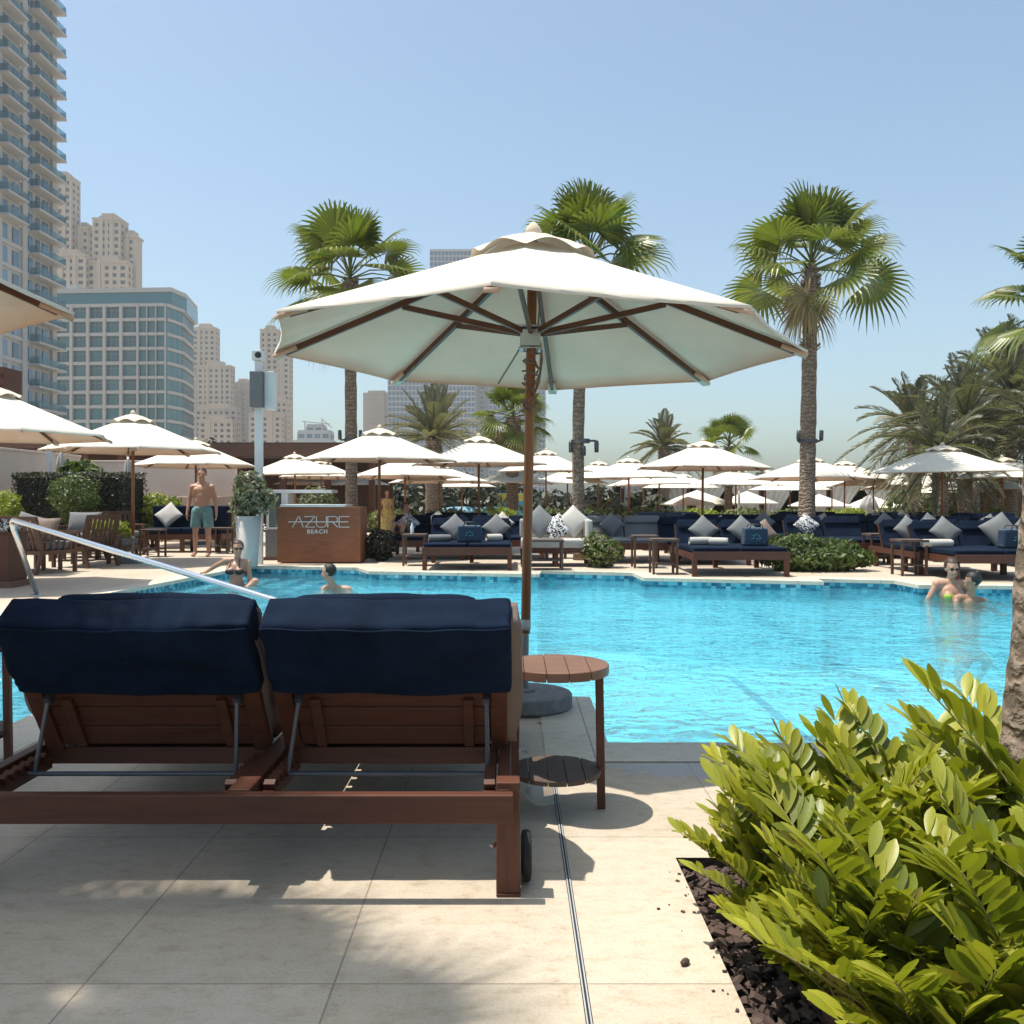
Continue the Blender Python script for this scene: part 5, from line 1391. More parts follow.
# wooden armchairs
def armchair(lab, x, y, rz):
    r = thing('wooden_armchair', lab, 'armchair', (x,y,0), rz, 'slatted wooden armchairs on the left terrace')
    b = MB(); b.box2((-.36,-.36,.30),(.36,.36,.36)); b.build('seat_frame', M['dark_wood'], r)
    for sx in (-1,1):
        b = MB(); b.beam((sx*.33,-.33,0),(sx*.33,-.33,.60),.05,.05); b.build('leg', M['dark_wood'], r)
        b = MB(); b.beam((sx*.33,.42,0),(sx*.33,.30,.35),.05,.05); b.beam((sx*.33,.30,.35),(sx*.33,.42,.85),.05,.05); b.build('leg', M['dark_wood'], r)
        b = MB(); b.box((sx*.34,-.02,.615),(.07,.72,.03)); b.build('armrest', M['dark_wood'], r)
        b = MB()
        for k in range(5): b.beam((sx*.34,-.24+k*.12,.36),(sx*.34,-.24+k*.12,.60),.012,.03)
        b.build('side_slats', M['dark_wood'], r)
    b = MB()
    for k in range(7): b.beam((-.27+k*.09,.31,.36),(-.27+k*.09,.43,.84),.05,.015)
    b.beam((-.36,.43,.86),(.36,.43,.86),.04,.06); b.build('backrest', M['dark_wood'], r)
    b = MB(); b.box2((-.31,-.34,.365),(.31,.28,.49)); b.build('seat_cushion', M['grey_fab'], r, bevel=.035)
    return r
a1 = armchair('slatted wooden armchair seen from behind, nearest the steel handrail', X(42,14.2), 14.2, R(160))
pillow_obj('big rumpled grey cushion on the slatted armchair nearest the handrail', Vector(a1.location)+Vector((0,.0,.66)), (R(70),.0,R(-15)), (.6,.42,.22), 'taupe')
a2 = armchair('slatted wooden armchair turned to the right beside the nearest one', X(70,14.9), 15.4, R(-110))
a3 = armchair('wooden armchair partly hidden at the far left edge', X(8,14.0), 14.6, R(150))
pillow_obj('pale rumpled cushion at the far left edge on the armchair', Vector(a3.location)+Vector((.1,-.1,.72)), (R(60),.3,.2), (.5,.4,.22), 'grey_fab')
pillow_obj('patterned cushion at the far left edge behind the handrail', Vector(a3.location)+Vector((-.3,-.3,.62)), (R(60),.3,.6), (.6,.5,.22), 'pattern')
a4 = armchair('wooden armchair behind the coffee table left of the parasol pole', X(118,18.4), 18.6, R(40))
a5 = armchair('wooden armchair with its back to the dark clipped hedge', X(76,17.6), 17.8, R(0))
pillow_obj('wide grey cushion on the armchair backed by the clipped hedge', Vector(a5.location)+Vector((0,.15,.70)), (R(70),0,0), (.65,.40,.2), 'grey_fab')
def coffee(lab, x, y, W, D_, h, mat='dark_wood', rz=0):
    r = thing('coffee_table', lab, 'table', (x,y,0), rz)
    b = MB(); b.box((0,0,h-.02),(W,D_,.045)); b.box((0,0,h-.075),(W-.1,D_-.1,.06)); b.build('table_top', M[mat], r)
    for sx in (-1,1):
        for sy in (-1,1):
            b = MB(); b.box((sx*(W/2-.06),sy*(D_/2-.06),(h-.1)/2),(.06,.06,h-.1)); b.build('leg', M[mat], r)
coffee('dark wooden coffee table between the slatted armchairs and the parasol pole', X(92,16.0), 16.2, .75, .6, .5)
def ottoman(lab, px, Y, W, D_):
    r = thing('ottoman', lab, 'ottoman', (X(px,Y),Y,0), 0, 'grey topped wooden stools')
    b = MB(); b.box((0,0,.22),(W,D_,.09)); 
    b.build('frame', M['dark_wood'], r)
    for sx in (-1,1):
        for sy in (-1,1):
            q = MB(); q.box((sx*(W/2-.04),sy*(D_/2-.04),.09),(.05,.05,.18)); q.build('leg', M['dark_wood'], r)
    b = MB(); b.box((0,0,.33),(W-.02,D_-.02,.13)); b.build('cushion_top', M['grey_fab'], r, bevel=.03)
ottoman('grey cushioned wooden stool just right of the coffee table', 112, 17.2, .8, .6)
ottoman('grey cushioned wooden stool behind the coffee table, under the parasol', 74, 16.9, .7, .6)
# wooden post cabinet at the left edge
r = thing('wooden_cabinet', 'brown wooden cabinet on a stepped plinth at the left edge by the handrail', 'cabinet', (X(0,11.9),11.95,0))
b = MB(); b.box2((-.3,-.15,.08),(.17,.3,.70)); b.build('body', M['teak_z'], r, bevel=.004)
b = MB(); b.box2((-.34,-.20,.0),(.24,.34,.04)); b.box2((-.32,-.18,.04),(.205,.32,.08)); b.build('plinth', M['table_top'], r)
b = MB(); b.box2((-.32,-.17,.70),(.19,.32,.73)); b.build('top', M['teak'], r, bevel=.004)
pillow_obj('crumpled patterned towel lying on the wooden cabinet at the left edge', (X(2,11.9),11.95,.80), (.1,.1,.4), (.4,.35,.2), 'pattern', None, 'towel', 'towel')
# lettered counter
cx0, cx1, YC = X(278,16.15), X(357,16.15), 16.1
cw = cx1-cx0; K = thing('host_counter', 'brown wooden counter with silver lettering and pale top at the far pool corner', 'counter', ((cx0+cx1)/2, YC, 0))
hC = HC-(507-HY)/F*YC
b = MB(); b.box2((-cw/2,0,.02),(cw/2,.7,hC)); b.box2((cw/2-.0,-.01,.02),(cw/2+.07,.72,hC-.0)); b.build('body', M['rust'] if 'rust' in M else M['teak'], K, bevel=.003)
b = MB(); b.box2((-cw/2+.06,-.03,hC+.001),(cw/2-.2,.73,hC+.045)); b.build('counter_top', M['white_paint'], K, bevel=.003)
s = (cw)/79.0  # metres per photo pixel on the panel
def lt(b, pts, off, sz, wd=.010):
    P_ = [Vector((off[0]+p[0]*sz, -.012, off[1]+p[1]*sz)) for p in pts]
    for i in range(len(P_)-1): b.beam(P_[i], P_[i+1], .012, wd, up=(0,1,0), ext=wd*.9) if False else b.beam(P_[i], P_[i+1], wd, .012, up=(0,1,0), ext=wd*.8)
def px2(px, py): return ((px-317.5)*s, hC-(py-507)*s)
b = MB(); hgt = 10.5*s; x_0, z_0 = px2(293.5, 527)
letters = {'A': ([[(0,0),(.55,1),(.62,1),(1.0,.0)]], 1.05), 'Z': ([[(0,1),(.95,1),(.05,0),(.95,0)]], 1.0), 'U': ([[(0,1),(0,.25),(.12,.05),(.3,0),(.65,0),(.85,.07),(.95,.25),(.95,1)]], .98),
 'R': ([[(0,0),(0,1),(.7,1),(.88,.92),(.92,.75),(.88,.55),(.7,.48),(.25,.48)],[(.45,.48),(.92,0)]], .98), 'E': ([[(.95,1),(0,1),(0,0),(.95,0)],[(0,.5),(.85,.5)]], .95)}
x = x_0
for chh in 'AZURE':
    segs, adv = letters[chh]
    for sg in segs: lt(b, sg, (x, z_0), hgt, .014)
    x += hgt*(adv+.10)
a0, a1 = px2(289,521.8), px2(347,521.8)
b.beam((a0[0],-.0135,a0[1]), (a1[0],-.0135,a1[1]), .016, .012, up=(0,1,0))
b.build('lettering', M['white_paint'], K)
cu = bpy.data.curves.new('lettering', 'FONT'); cu.body = 'BEACH'; cu.size = 5.6*s; cu.extrude = .006; cu.offset = .0022; cu.align_x = 'CENTER'; cu.space_character = 1.25
to = bpy.data.objects.new('tmp_text', cu); C.objects.link(to); bpy.context.view_layer.update()
me = bpy.data.meshes.new_from_object(to.evaluated_get(bpy.context.evaluated_depsgraph_get())); bpy.data.objects.remove(to)
lo = bpy.data.objects.new('lettering', me); me.materials.clear(); me.materials.append(M['white_paint']); C.objects.link(lo); lo.parent = K
q = px2(318, 533.3); lo.location = (q[0], -.010, q[1]); lo.rotation_euler = (PI/2,0,0)
# cabinet left of it
r = thing('service_cabinet', 'white framed glass cabinet over a grey base between planter and counter', 'cabinet', (X(276,16.9),16.9,0))
zt = HC+(HY-493)*16.9/F
b = MB(); b.box2((-.20,0,.06),(.16,.55,.58)); b.build('base', M['slabstone'], r)
b = MB(); b.box2((-.24,-.02,0),(.2,.57,.06)); b.build('plinth', M['dark_wood'], r)
b = MB(); b.box2((-.18,0,.582),(-.13,.5,zt)); b.box2((.10,0,.582),(.15,.5,zt)); b.box2((-.18,-.005,zt),(1.05,.55,zt+.06)); b.box2((-.128,.002,.582),(.098,.05,.62)); b.box2((.152,.0,zt-.34),(.22,.5,zt-.002)); b.build('frame', M['white_paint'], r, bevel=.004)
b = MB(); b.box2((-.128,.02,.622),(.098,.04,zt-.002)); b.build('glass', M['rail_glass'], r)
# planter
r = thing('tall_planter', 'tall tapered white planter holding a grey-green oleander beside the standing man', 'planter', (X(249,15.4),15.35,0))
zt = HC-(516-HY)*15.35/F
b = MB(); b.lathe([(.15,0),(.155,.02),(.215,zt),(.195,zt),(.19,zt-.06),(.0,zt-.07)], 32); b.build('pot', M['conc_white'], r, True)
b = MB(); rnd = random.Random(8)
bush('oleander', 'grey-green oleander growing from the tall white planter', 'plant', (X(250,15.35),15.35,zt-.08), (.3,.3,.4), 950, .085, 'olive', 60, [((0,0,.50),(.30,.28,.34)),((.15,0,.35),(.3,.25,.25)),((-.1,0,.25),(.25,.22,.2))])
bush('oleander', 'yellowish oleander standing behind the pale counter top', 'plant', (X(318,18.5),18.5,.55), (.3,.3,.4), 900, .085, 'olive', 61, [((0,0,.50),(.42,.3,.34)),((.1,0,.3),(.4,.3,.25))])
for i, (px, Y, lab) in enumerate(((224,21,'pale flowering shrub behind the right side of the standing man'),(108,22,'green shrub below the beige wall behind the parasol pole'),(345,22,'leafy shrub right of the counter by the palm trunk'))):
    bush('shrub', lab, 'bush', (X(px,Y),Y,0), (.5,.4,.4), 1000, .07, 'olive' if i == 0 else 'flowery', 65+i, [((0,0,.55),(.45,.35,.40))])
# speaker pole
r = thing('speaker_pole', 'white square pole carrying a tall grey speaker and a box camera on top', 'speaker pole', (X(259,15.9),15.9,0))
def zz(py, Y=15.9): return HC+(HY-py)*Y/F
b = MB(); b.box2((-.065,-.05,0),(.065,.05,zz(362))); b.build('pole', M['white_paint'], r, bevel=.005)
b = MB(); b.box2((-.10,-.24,zz(408)),(.115,-.055,zz(373))); b.build('speaker_grille', M['grille'] if 'grille' in M else M['grey_fab'], r, bevel=.008)
b = MB(); b.box2((.13,-.10,zz(410)),(.29,.10,zz(372))); b.build('side_speaker', M['white_paint'], r, bevel=.01)
b = MB(); b.box2((-.10,-.12,zz(361)),(.08,.12,zz(351))); b.build('camera_box', M['white_paint'], r, bevel=.01)
b = MB(); b.lathe([(.055,0),(.055,.03),(.035,.035)], 20); b.xf(Matrix.Translation((.02,-.12,zz(356))) @ Matrix.Rotation(PI/2,4,'X')); b.build('lens', M['black'], r)
r = thing('white_pole', 'thin white square post rising beside the clipped hedge at the left', 'post', (X(49.5,22),22,0))
b = MB(); b.box2((-.05,-.05,0),(.05,.05,zz(431,22))); b.build('shaft', M['white_paint'], r)
b = MB(); b.box2((-.07,-.07,zz(431,22)),(.07,.07,zz(431,22)+.03)); b.build('cap', M['white_paint'], r)
r = thing('white_pole', 'thick white post with boxes on top below the date palms at the right', 'post', (X(975,30),30,0))
b = MB(); b.box2((-.12,-.1,0),(.12,.1,zz(450,30))); b.build('shaft', M['white_paint'], r)
b = MB(); b.box2((-.40,-.12,zz(457,30)),(-.13,.12,zz(446,30))); b.box2((.0,-.14,zz(448,30)),(.2,.12,zz(435,30))); b.build('equipment_box', M['white_b'], r, bevel=.01)
# small things on tables
r = thing('water_bottle', 'clear water bottle standing on the dark side table left of centre', 'bottle', (X(412,15.6),15.62,.535))
b = MB(); b.lathe([(.03,0),(.032,.02),(.032,.14),(.012,.19),(.012,.21)], 14); b.build('bottle_body', M['white_paint'], r, True)
b = MB(); b.lathe([(.014,.205),(.014,.225)], 12); b.build('cap', M['print_cyan'], r)
# colourful board and boats by the beach
b = MB(); b.box((0,0,0),(1.5,.06,1.5)); b.box((0,-.032,.55),(1.5,.01,.35),mi=1); b.box((-.58,-.034,-.1),(.2,.012,1.2),mi=1)
o = b.build('beach_board', [simple('board_blue',(.08,.35,.50)), simple('board_yellow',(.50,.42,.06))], None); o.location = at(513,509,42); tag(o, 'blue and yellow board by the beach just left of the big wooden pole', 'board')
for i, (px, Y, lab) in enumerate(((462,41,'upturned pale blue kayak beyond the hedge left of centre'),(492,42,'pale blue kayak beside the blue and yellow board'))):
    b = MB(); b.ell((0,0,0),(1.3,.4,.30),16,8); o = b.build('kayak', simple('kayak_blue',(.12,.26,.34)), None, True); o.location = at(px,513,Y); tag(o, lab, 'kayak')

# ------------------------------------------------------------------ people
def remesh_body(name, shapes, mat, parent, vox=.012, smooth_it=4):
    """shapes: ('cap', p, q, r0, r1) tapered capsules and ('ell', c, r, rot): merged into one continuous surface"""
    b = MB()
    for s_ in shapes:
        if s_[0] == 'cap':
            p, q, r0, r1 = Vector(s_[1]), Vector(s_[2]), s_[3], s_[4]
            n_ = 5; b.tube([p.lerp(q, k/n_) for k in range(n_+1)], [r0+(r1-r0)*k/n_ for k in range(n_+1)], 14)
            b.ell(p, (r0,)*3, 14, 9); b.ell(q, (r1,)*3, 14, 9)
        else:
            b.ell(s_[1], s_[2], 18, 12, s_[3] if len(s_) > 3 else None)
    o = b.build('tmp_body', M[mat])
    md = o.modifiers.new('r', 'REMESH'); md.mode = 'VOXEL'; md.voxel_size = vox; md.use_smooth_shade = True
    sm = o.modifiers.new('s', 'SMOOTH'); sm.factor = .6; sm.iterations = smooth_it
    bpy.context.view_layer.update()
    me = bpy.data.meshes.new_from_object(o.evaluated_get(bpy.context.evaluated_depsgraph_get())); me.name = name
    bpy.data.objects.remove(o)
    me.polygons.foreach_set('use_smooth', [True]*len(me.polygons))
    r = bpy.data.objects.new(name, me); C.objects.link(r); r.parent = parent
    return r
def RX(a, ax='X'): return Matrix.Rotation(a,3,ax)
def head_shapes(c, face, up=(0,0,1), s=1.0):
    """head ~0.235 tall; face = direction the face looks"""
    c = Vector(c); f = Vector(face).normalized(); u = Vector(up).normalized(); r_ = f.cross(u).normalized(); u = r_.cross(f)
    m_ = Matrix((r_, f, u)).transposed()
    def w_(x, y, z): return c+(r_*x+f*y+u*z)*s
    sh = [('ell', w_(0,-.012,.025), (.076*s,.094*s,.092*s), m_), ('ell', w_(0,.022,-.045), (.058*s,.066*s,.075*s), m_),
          ('ell', w_(0,.060,-.095), (.024*s,.020*s,.016*s), m_), ('cap', w_(0,.086,.010), w_(0,.104,-.028), .009*s, .014*s),
          ('ell', w_(0,.078,-.062), (.024*s,.012*s,.006*s), m_), ('ell', w_(-.030,.073,.028), (.022*s,.012*s,.007*s), m_), ('ell', w_(.030,.073,.028), (.022*s,.012*s,.007*s), m_),
          ('ell', w_(-.078,-.005,-.012), (.009*s,.018*s,.030*s), m_), ('ell', w_(.078,-.005,-.012), (.009*s,.018*s,.030*s), m_)]
    return sh, m_, w_
def hair_mesh(w_, m_, s=1.0, bun=False, low=-.02):
    b = MB(); c = w_(0,-.018,.034)
    b.ell(c, (.086*s,.100*s,.095*s), 22, 14, m_)
    # cut away the face: keep verts that are behind/above the hairline
    f = m_.col[1] if False else Vector((m_[0][1], m_[1][1], m_[2][1])); u = Vector((m_[0][2], m_[1][2], m_[2][2]))
    keep = []
    for i, v in enumerate(b.v):
        d = Vector(v)-c; keep.append(not (d.dot(f) > .035*s and d.dot(u) < .042*s) and d.dot(u) > low*2.6*s-.02*(d.dot(f) < 0))
    fs = [fc for fc in b.f if all(keep[i] for i in fc)]
    b.m = [0]*len(fs); b.f = fs
    for i, v in enumerate(b.v):
        d = (Vector(v)-c); b.v[i] = tuple(c+d*(1+.05*noise.noise(d*60)))
    if bun: b.ell(w_(0,-.09,.09), (.035*s,.035*s,.035*s), 12, 8)
    return b
def hand(sh, wrist, dr, palm_n, s=1.0, curl=.5, side=1):
    """palm plus five bent fingers added to the body shapes; dr: hand direction, palm_n: direction the palm faces"""
    w_ = Vector(wrist); d = Vector(dr).normalized(); n_ = Vector(palm_n); n_ = (n_-d*n_.dot(d)).normalized(); t_ = d.cross(n_)*side
    pm = w_+d*.045*s
    m_ = Matrix((t_, d, n_)).transposed()
    sh.append(('ell', pm, (.040*s,.052*s,.017*s), m_)); sh.append(('cap', w_-d*.01, pm, .025*s, .026*s))
    for k, (off, L) in enumerate(((-.030,.060),(-.010,.074),(.010,.079),(.030,.070))):
        p = pm+t_*off*s+d*.042*s; q = p+(d*math.cos(curl*.5)+n_*math.sin(curl*.5)+t_*off*1.5)*L*.5*s; e = q+(d*math.cos(curl*1.5)+n_*math.sin(curl*1.5)+t_*off)*L*.5*s
        sh.append(('cap', p-d*.01, q, .0098*s, .0090*s)); sh.append(('cap', q, e, .0088*s, .0070*s))
    p = w_+d*.022*s+t_*.034*s; q = p+(d*.6+t_*.55+n_*.3).normalized()*.040*s; e = q+(d*.85+t_*.15+n_*.45).normalized()*.034*s
    sh.append(('cap', p-t_*.012, q, .0125*s, .011*s)); sh.append(('cap', q, e, .0105*s, .0080*s))

# standing man, about 1.80 m
r = thing('person', 'bare-chested man with short dark hair in teal swim shorts standing on the pool deck', 'person', (X(203,18.1),18.05,0), R(4))
sh = []
hip = .93
for sx in (-1, 1):
    kx = .15 if sx < 0 else .13; fy = .02 if sx < 0 else -.06
    sh += [('cap', (sx*.095,0,.92), (sx*.135,fy-.02,.50), .088, .058), ('cap', (sx*.135,fy-.02,.50), (sx*kx,fy+.03,.10), .054, .036), ('ell', (sx*.138,fy+.02,.36), (.052,.056,.11)),
           ('cap', (sx*kx,fy+.035,.06), (sx*(kx+.02),fy-.13,.032), .036, .026), ('ell', (sx*(kx+.01),fy-.06,.028), (.042,.10,.026))]
sh += [('ell', (0,0,.95), (.160,.105,.12)), ('cap', (0,0,1.0), (0,0,1.22), .118, .130), ('ell', (0,-.01,1.12), (.150,.110,.17)), ('ell', (0,-.005,1.30), (.178,.115,.15)), ('ell', (-.075,-.055,1.33), (.085,.055,.06)), ('ell', (.075,-.055,1.33), (.085,.055,.06)),
       ('cap', (-.14,0,1.39), (.14,0,1.39), .062, .062), ('cap', (0,.01,1.42), (0,-.01,1.54), .066, .060), ('cap', (0,.02,1.47), (-.15,.01,1.41), .055, .046), ('cap', (0,.02,1.47), (.15,.01,1.41), .055, .046), ('ell', (-.13,.01,1.27), (.07,.08,.13)), ('ell', (.13,.01,1.27), (.07,.08,.13))]
for sx in (-1, 1):
    S_ = Vector((sx*.188,0,1.385)); E_ = Vector((sx*.262,.035,1.11)); W_ = Vector((sx*.285,-.03,.875))
    sh += [('ell', S_, (.062,.062,.068)), ('cap', S_, E_, .052, .040), ('cap', E_, W_, .042, .026)]
    hand(sh, W_, (sx*.05,-.12,-1), (-sx,-.1,0), 1.0, .45, sx)
hs, hm, hw_ = head_shapes((0,-.02,1.645), (.12,-1,-.05), (0,0,1), 1.06); sh += hs
remesh_body('body', sh, 'skin', r, .0095, 3)
hair_mesh(hw_, hm, 1.08).build('hair', M['hair'], r, True)
b = MB()
for sx in (-1,1): b.ell(hw_(sx*.030,.083,.008), (.011,.006,.005), 8, 6)
b.build('eyes', M['hair'], r)
rs = []
for sx in (-1,1):
    fy = .02 if sx < 0 else -.06; rs += [('cap', (sx*.098,0,.90), (sx*.135,fy*.6-.01,.60), .112, .104)]
rs += [('ell', (0,0,.955), (.178,.122,.10)), ('ell', (0,0,.88), (.175,.12,.08))]
o = remesh_body('swim_shorts', rs, 'shorts', r, .012, 2)
for v in o.data.vertices:
    if v.co.z < .585: v.co.z = .585
    if v.co.z > 1.035: v.co.z = 1.035
# woman sitting in the water at the left
r = thing('person', 'woman with dark sunglasses and black bikini sitting in the pool, one arm along the edge', 'person', (X(238,13.6),13.55,-.42), R(0))
sh = [('ell', (0,.05,.10), (.175,.13,.12)), ('cap', (-.0,.03,.12), (-.02,.03,.36), .115, .105), ('ell', (-.02,.02,.52), (.150,.105,.13)), ('ell', (-.085,-.06,.50), (.065,.06,.06)), ('ell', (.055,-.06,.50), (.065,.06,.06)),
      ('cap', (-.15,.03,.655), (.11,.03,.625), .050, .048), ('cap', (-.01,.03,.64), (.01,.01,.76), .050, .045)]
sh += [('cap', (.10,-.0,.12), (.36,-.32,.36), .085, .062), ('cap', (.36,-.32,.36), (.12,-.50,.12), .056, .036), ('cap', (-.10,0,.10), (.02,-.42,.20), .085, .062), ('cap', (.02,-.42,.20), (-.2,-.7,.0), .055, .036)]
S_ = Vector((-.185,.03,.645)); E_ = Vector((-.37,.12,.56)); W_ = Vector((-.55,.28,.46)); sh += [('ell', S_, (.052,.052,.055)), ('cap', S_, E_, .044, .035), ('cap', E_, W_, .036, .024)]; hand(sh, W_, (-1,.6,-.15), (0,0,-1), .9, .2, 1)
S_ = Vector((.15,.03,.615)); E_ = Vector((.19,.03,.36)); W_ = Vector((.17,-.05,.14)); sh += [('ell', S_, (.052,.052,.055)), ('cap', S_, E_, .044, .035), ('cap', E_, W_, .036, .024)]; hand(sh, W_, (-.1,-.3,-1), (-1,0,0), .9, .4, -1)
hs, hm, hw_ = head_shapes((.015,-.01,.835), (.45,-1,-.08), (0,0,1), 1.0); sh += hs
remesh_body('body', sh, 'skin', r, .0095, 3)
hair_mesh(hw_, hm, 1.04, True).build('hair', M['brown_hair'] if 'brown_hair' in M else M['hair'], r, True)
b = MB()
for sx in (-1,1): b.ell(hw_(sx*.030,.088,.008), (.026,.010,.019), 12, 8, hm)
b.beam(hw_(-.07,.05,.012), hw_(-.05,.09,.012), .006,.008); b.beam(hw_(.07,.05,.012), hw_(.05,.09,.012), .006,.008); b.beam(hw_(-.02,.095,.012), hw_(.02,.095,.012), .006,.006)
b.build('sunglasses', M['black'], r, True)
b = MB(); b.ell((-.085,-.068,.492), (.073,.062,.052), 16, 10); b.ell((.055,-.068,.492), (.073,.062,.052), 16, 10); b.tube([(-.165,.02,.47),(-.10,-.10,.485),(.06,-.10,.485),(.14,.02,.47)], .012, 8)
b.tube([(-.10,-.10,.53),(-.07,-.03,.67),(-.04,.06,.68)], .007, 6); b.tube([(.06,-.10,.53),(.05,-.03,.67),(.03,.06,.68)], .007, 6); b.build('bikini_top', M['black'], r, True)
b = MB(); b.ell((0,.03,.09), (.186,.142,.075), 20, 10); b.build('bikini_bottom', M['black'], r, True)
# swimmer seen from behind
r = thing('person', 'dark-haired swimmer low in the water seen side-on in front of the lettered counter', 'person', (X(331,12.9),12.85,-1.16), R(0))
sh = [('ell', (.08,.1,.35), (.15,.11,.13)), ('cap', (.08,.1,.4), (.07,.05,.85), .13, .135), ('ell', (.07,.03,.95), (.17,.115,.13)), ('cap', (-.06,.03,1.04), (.22,.03,1.03), .056, .055), ('cap', (.05,.02,1.04), (.0,-.02,1.17), .058, .052)]
for sx in (-1,1):
    S_ = Vector((.08+sx*.17,.03,1.02)); E_ = S_+Vector((sx*.1,-.15,-.22)); W_ = E_+Vector((0,-.22,.02)); sh += [('ell', S_, (.058,.058,.06)), ('cap', S_, E_, .048, .04), ('cap', E_, W_, .04, .026)]; hand(sh, W_, (0,-1,0), (0,0,-1), 1, .2, sx)
    sh += [('cap', (.08+sx*.09,.1,.33), (.08+sx*.12,-.15,.25), .085, .058), ('cap', (.08+sx*.12,-.15,.25), (.08+sx*.13,.05,.05), .052, .036), ('ell', (.08+sx*.13,0,.03), (.04,.1,.027))]
hs, hm, hw_ = head_shapes((-.02,-.03,1.275), (-.95,.15,-.05)); sh += hs
remesh_body('body', sh, 'skin', r, .010, 3); hair_mesh(hw_, hm, 1.02, False, -.035).build('hair', M['hair'], r, True)
# two bathers on the right
r = thing('person', 'fair bather in sunglasses and yellow-green bikini standing in the pool at the right', 'person', (X(949,11.7),11.7,-1.22), R(0))
sh = [('ell', (0,0,.62), (.17,.12,.14)), ('cap', (0,0,.7), (0,-.03,.98), .12, .12), ('ell', (0,-.04,1.15), (.16,.11,.15)), ('ell', (-.06,-.11,1.14), (.062,.058,.06)), ('ell', (.07,-.11,1.14), (.062,.058,.06)), ('cap', (-.13,-.03,1.29), (.13,-.03,1.29), .05, .05), ('cap', (0,-.02,1.29), (.01,-.05,1.42), .05, .046)]
for sx in (-1,1):
    S_ = Vector((sx*.175,-.03,1.28)); E_ = S_+Vector((sx*.13,.0,-.24)); W_ = E_+Vector((sx*.0-.02,-.14,-.17)); sh += [('ell', S_, (.055,.055,.056)), ('cap', S_, E_, .045, .036), ('cap', E_, W_, .036, .025)]; hand(sh, W_, (0,-.4,-.9), (-sx,0,0), .92, .3, sx)
    sh += [('cap', (sx*.095,0,.6), (sx*.11,-.03,.33), .085, .056), ('cap', (sx*.11,-.03,.33), (sx*.11,.02,.08), .05, .035), ('ell', (sx*.115,-.04,.03), (.04,.1,.027))]
hs, hm, hw_ = head_shapes((.01,-.06,1.485), (-.1,-1,-.15), (0,0,1), 1.02); sh += hs
remesh_body('body', sh, 'skin', r, .010, 3); hair_mesh(hw_, hm, 1.06, True).build('hair', M['brown_hair'] if 'brown_hair' in M else M['hair'], r, True)
b = MB()
for sx in (-1,1): b.ell(hw_(sx*.030,.088,.008), (.026,.010,.018), 12, 8, hm)
b.beam(hw_(-.02,.095,.012), hw_(.02,.095,.012), .006,.006); b.build('sunglasses', M['black'], r, True)
b = MB(); b.ell((-.06,-.118,1.13), (.068,.058,.052), 16, 10); b.ell((.07,-.118,1.13), (.068,.058,.052), 16, 10); b.tube([(-.16,-.02,1.11),(-.07,-.16,1.12),(.08,-.16,1.12),(.16,-.02,1.11)], .011, 8); b.build('bikini_top', simple('lime_bikini',(.30,.38,.05)), r, True)
r = thing('person', 'dark-haired bather crouching beside the sunglassed one, arm bent over the water', 'person', (X(967,11.45),11.4,-1.22), R(0))
sh = [('ell', (.02,.05,.45), (.16,.12,.14)), ('cap', (.02,.05,.5), (.0,-.02,.90), .12, .12), ('ell', (.0,-.03,1.02), (.16,.11,.14)), ('cap', (-.13,-.03,1.14), (.13,-.03,1.10), .05, .05), ('cap', (0,-.03,1.13), (-.0,-.08,1.25), .05, .046)]
for sx in (-1,1):
    S_ = Vector((sx*.17,-.03,1.12 if sx < 0 else 1.08)); E_ = S_+Vector((-.08 if sx < 0 else .12,-.12,-.13)); W_ = E_+Vector((.16 if sx<0 else -.03,-.16,.02)); sh += [('ell', S_, (.055,.055,.056)), ('cap', S_, E_, .045, .036), ('cap', E_, W_, .036, .025)]; hand(sh, W_, (1 if sx<0 else -.2,-.5,0), (0,0,-1), .92, .3, sx)
    sh += [('cap', (.02+sx*.095,.05,.42), (sx*.13,-.22,.36), .085, .056), ('cap', (sx*.13,-.22,.36), (sx*.12,.02,.08), .05, .035), ('ell', (sx*.12,-.04,.03), (.04,.1,.027))]
hs, hm, hw_ = head_shapes((-.0,-.09,1.345), (-.75,.3,-.25), (0,0,1), .96); sh += hs
remesh_body('body', sh, 'skin_tan', r, .010, 3); hair_mesh(hw_, hm, 1.0, True, -.04).build('hair', M['hair'], r, True)
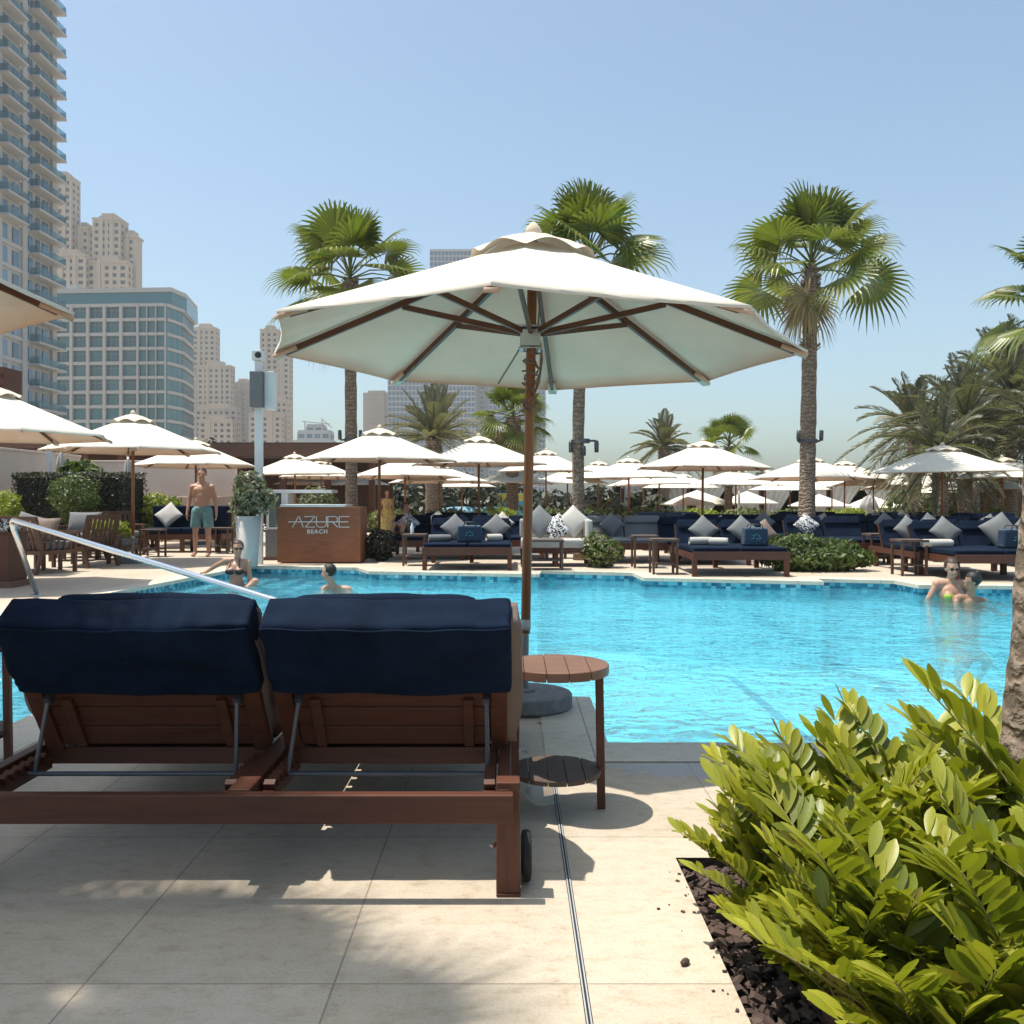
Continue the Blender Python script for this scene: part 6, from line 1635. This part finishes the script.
# woman in a yellow dress beyond the hedge
r = thing('person', 'small distant person in a yellow dress standing beyond the counter beside a parasol pole', 'person', (X(387,25.2),25.2,0), R(20)); 
r.scale = (.86,.86,.80)
sh = [('ell', (0,0,.95), (.15,.11,.12)), ('cap', (0,0,1.0), (0,0,1.25), .11, .12), ('ell', (0,-.02,1.30), (.15,.10,.12)), ('cap', (-.13,0,1.40), (.13,0,1.40), .048, .048), ('cap', (0,0,1.4), (0,-.01,1.53), .048, .044)]
for sx in (-1,1):
    S_ = Vector((sx*.165,0,1.39)); E_ = S_+Vector((sx*.05,.03,-.28)); W_ = E_+Vector((0,-.12,-.2)); sh += [('cap', S_, E_, .045, .035), ('cap', E_, W_, .034, .024)]; hand(sh, W_, (0,-.3,-1), (-sx,0,0), .92, .3, sx)
    sh += [('cap', (sx*.09,0,.9), (sx*.1,0,.5), .08, .055), ('cap', (sx*.1,0,.5), (sx*.1,.02,.08), .048, .034), ('ell', (sx*.1,-.04,.03), (.038,.1,.026))]
hs, hm, hw_ = head_shapes((0,-.02,1.63), (.2,-1,0), (0,0,1), .95); sh += hs
remesh_body('body', sh, 'skin', r, .014, 3); hair_mesh(hw_, hm, 1.0, False, -.06).build('hair', M['hair'], r, True)
b = MB(); n_ = 28; vs = []
for (rr_, z) in ((.125,1.42),(.165,1.30),(.125,1.15),(.19,.9),(.26,.5),(.29,.35)):
    for k in range(n_): a = 2*PI*k/n_; q = rr_*(1+.05*math.cos(a*7)); vs.append((q*math.cos(a), q*.75*math.sin(a), z))
b.add(vs, [(i*n_+k, i*n_+(k+1)%n_, (i+1)*n_+(k+1)%n_, (i+1)*n_+k) for i in range(5) for k in range(n_)]); b.build('dress', simple('yellow_dress',(.55,.40,.14), .9, .3, 18), r, True)
# person reclining on a lounger behind
r = thing('person', 'dark-haired person reclining among the navy backrests right of the counter', 'person', (X(404,18.4),18.2,.42), R(0))
sh = [('ell', (.0,-.2,.12), (.16,.14,.11)), ('cap', (0,-.1,.13), (0,.30,.27), .11, .12), ('ell', (0,.33,.29), (.16,.12,.11)), ('cap', (-.13,.40,.34), (.13,.40,.34), .05, .05), ('cap', (0,.40,.34), (0,.45,.42), .05, .046)]
for sx in (-1,1):
    S_ = Vector((sx*.17,.38,.34)); E_ = S_+Vector((sx*.09,-.24,-.10)); W_ = E_+Vector((-sx*.1,-.22,.0)); sh += [('cap', S_, E_, .046, .036), ('cap', E_, W_, .036, .025)]; hand(sh, W_, (-sx*.4,-1,0), (0,0,-1), .95, .3, sx)
    sh += [('cap', (sx*.09,-.2,.12), (sx*.1,-.62,.24), .08, .056), ('cap', (sx*.1,-.62,.24), (sx*.1,-1.0,.06), .05, .036), ('cap', (sx*.1,-1.0,.05), (sx*.1,-1.08,.14), .034, .026)]
hs, hm, hw_ = head_shapes((0,.48,.53), (.8,-.5,0)); sh += hs
remesh_body('body', sh, 'skin', r, .014, 3); hair_mesh(hw_, hm, 1.08, False, -.03).build('hair', M['hair'], r, True)
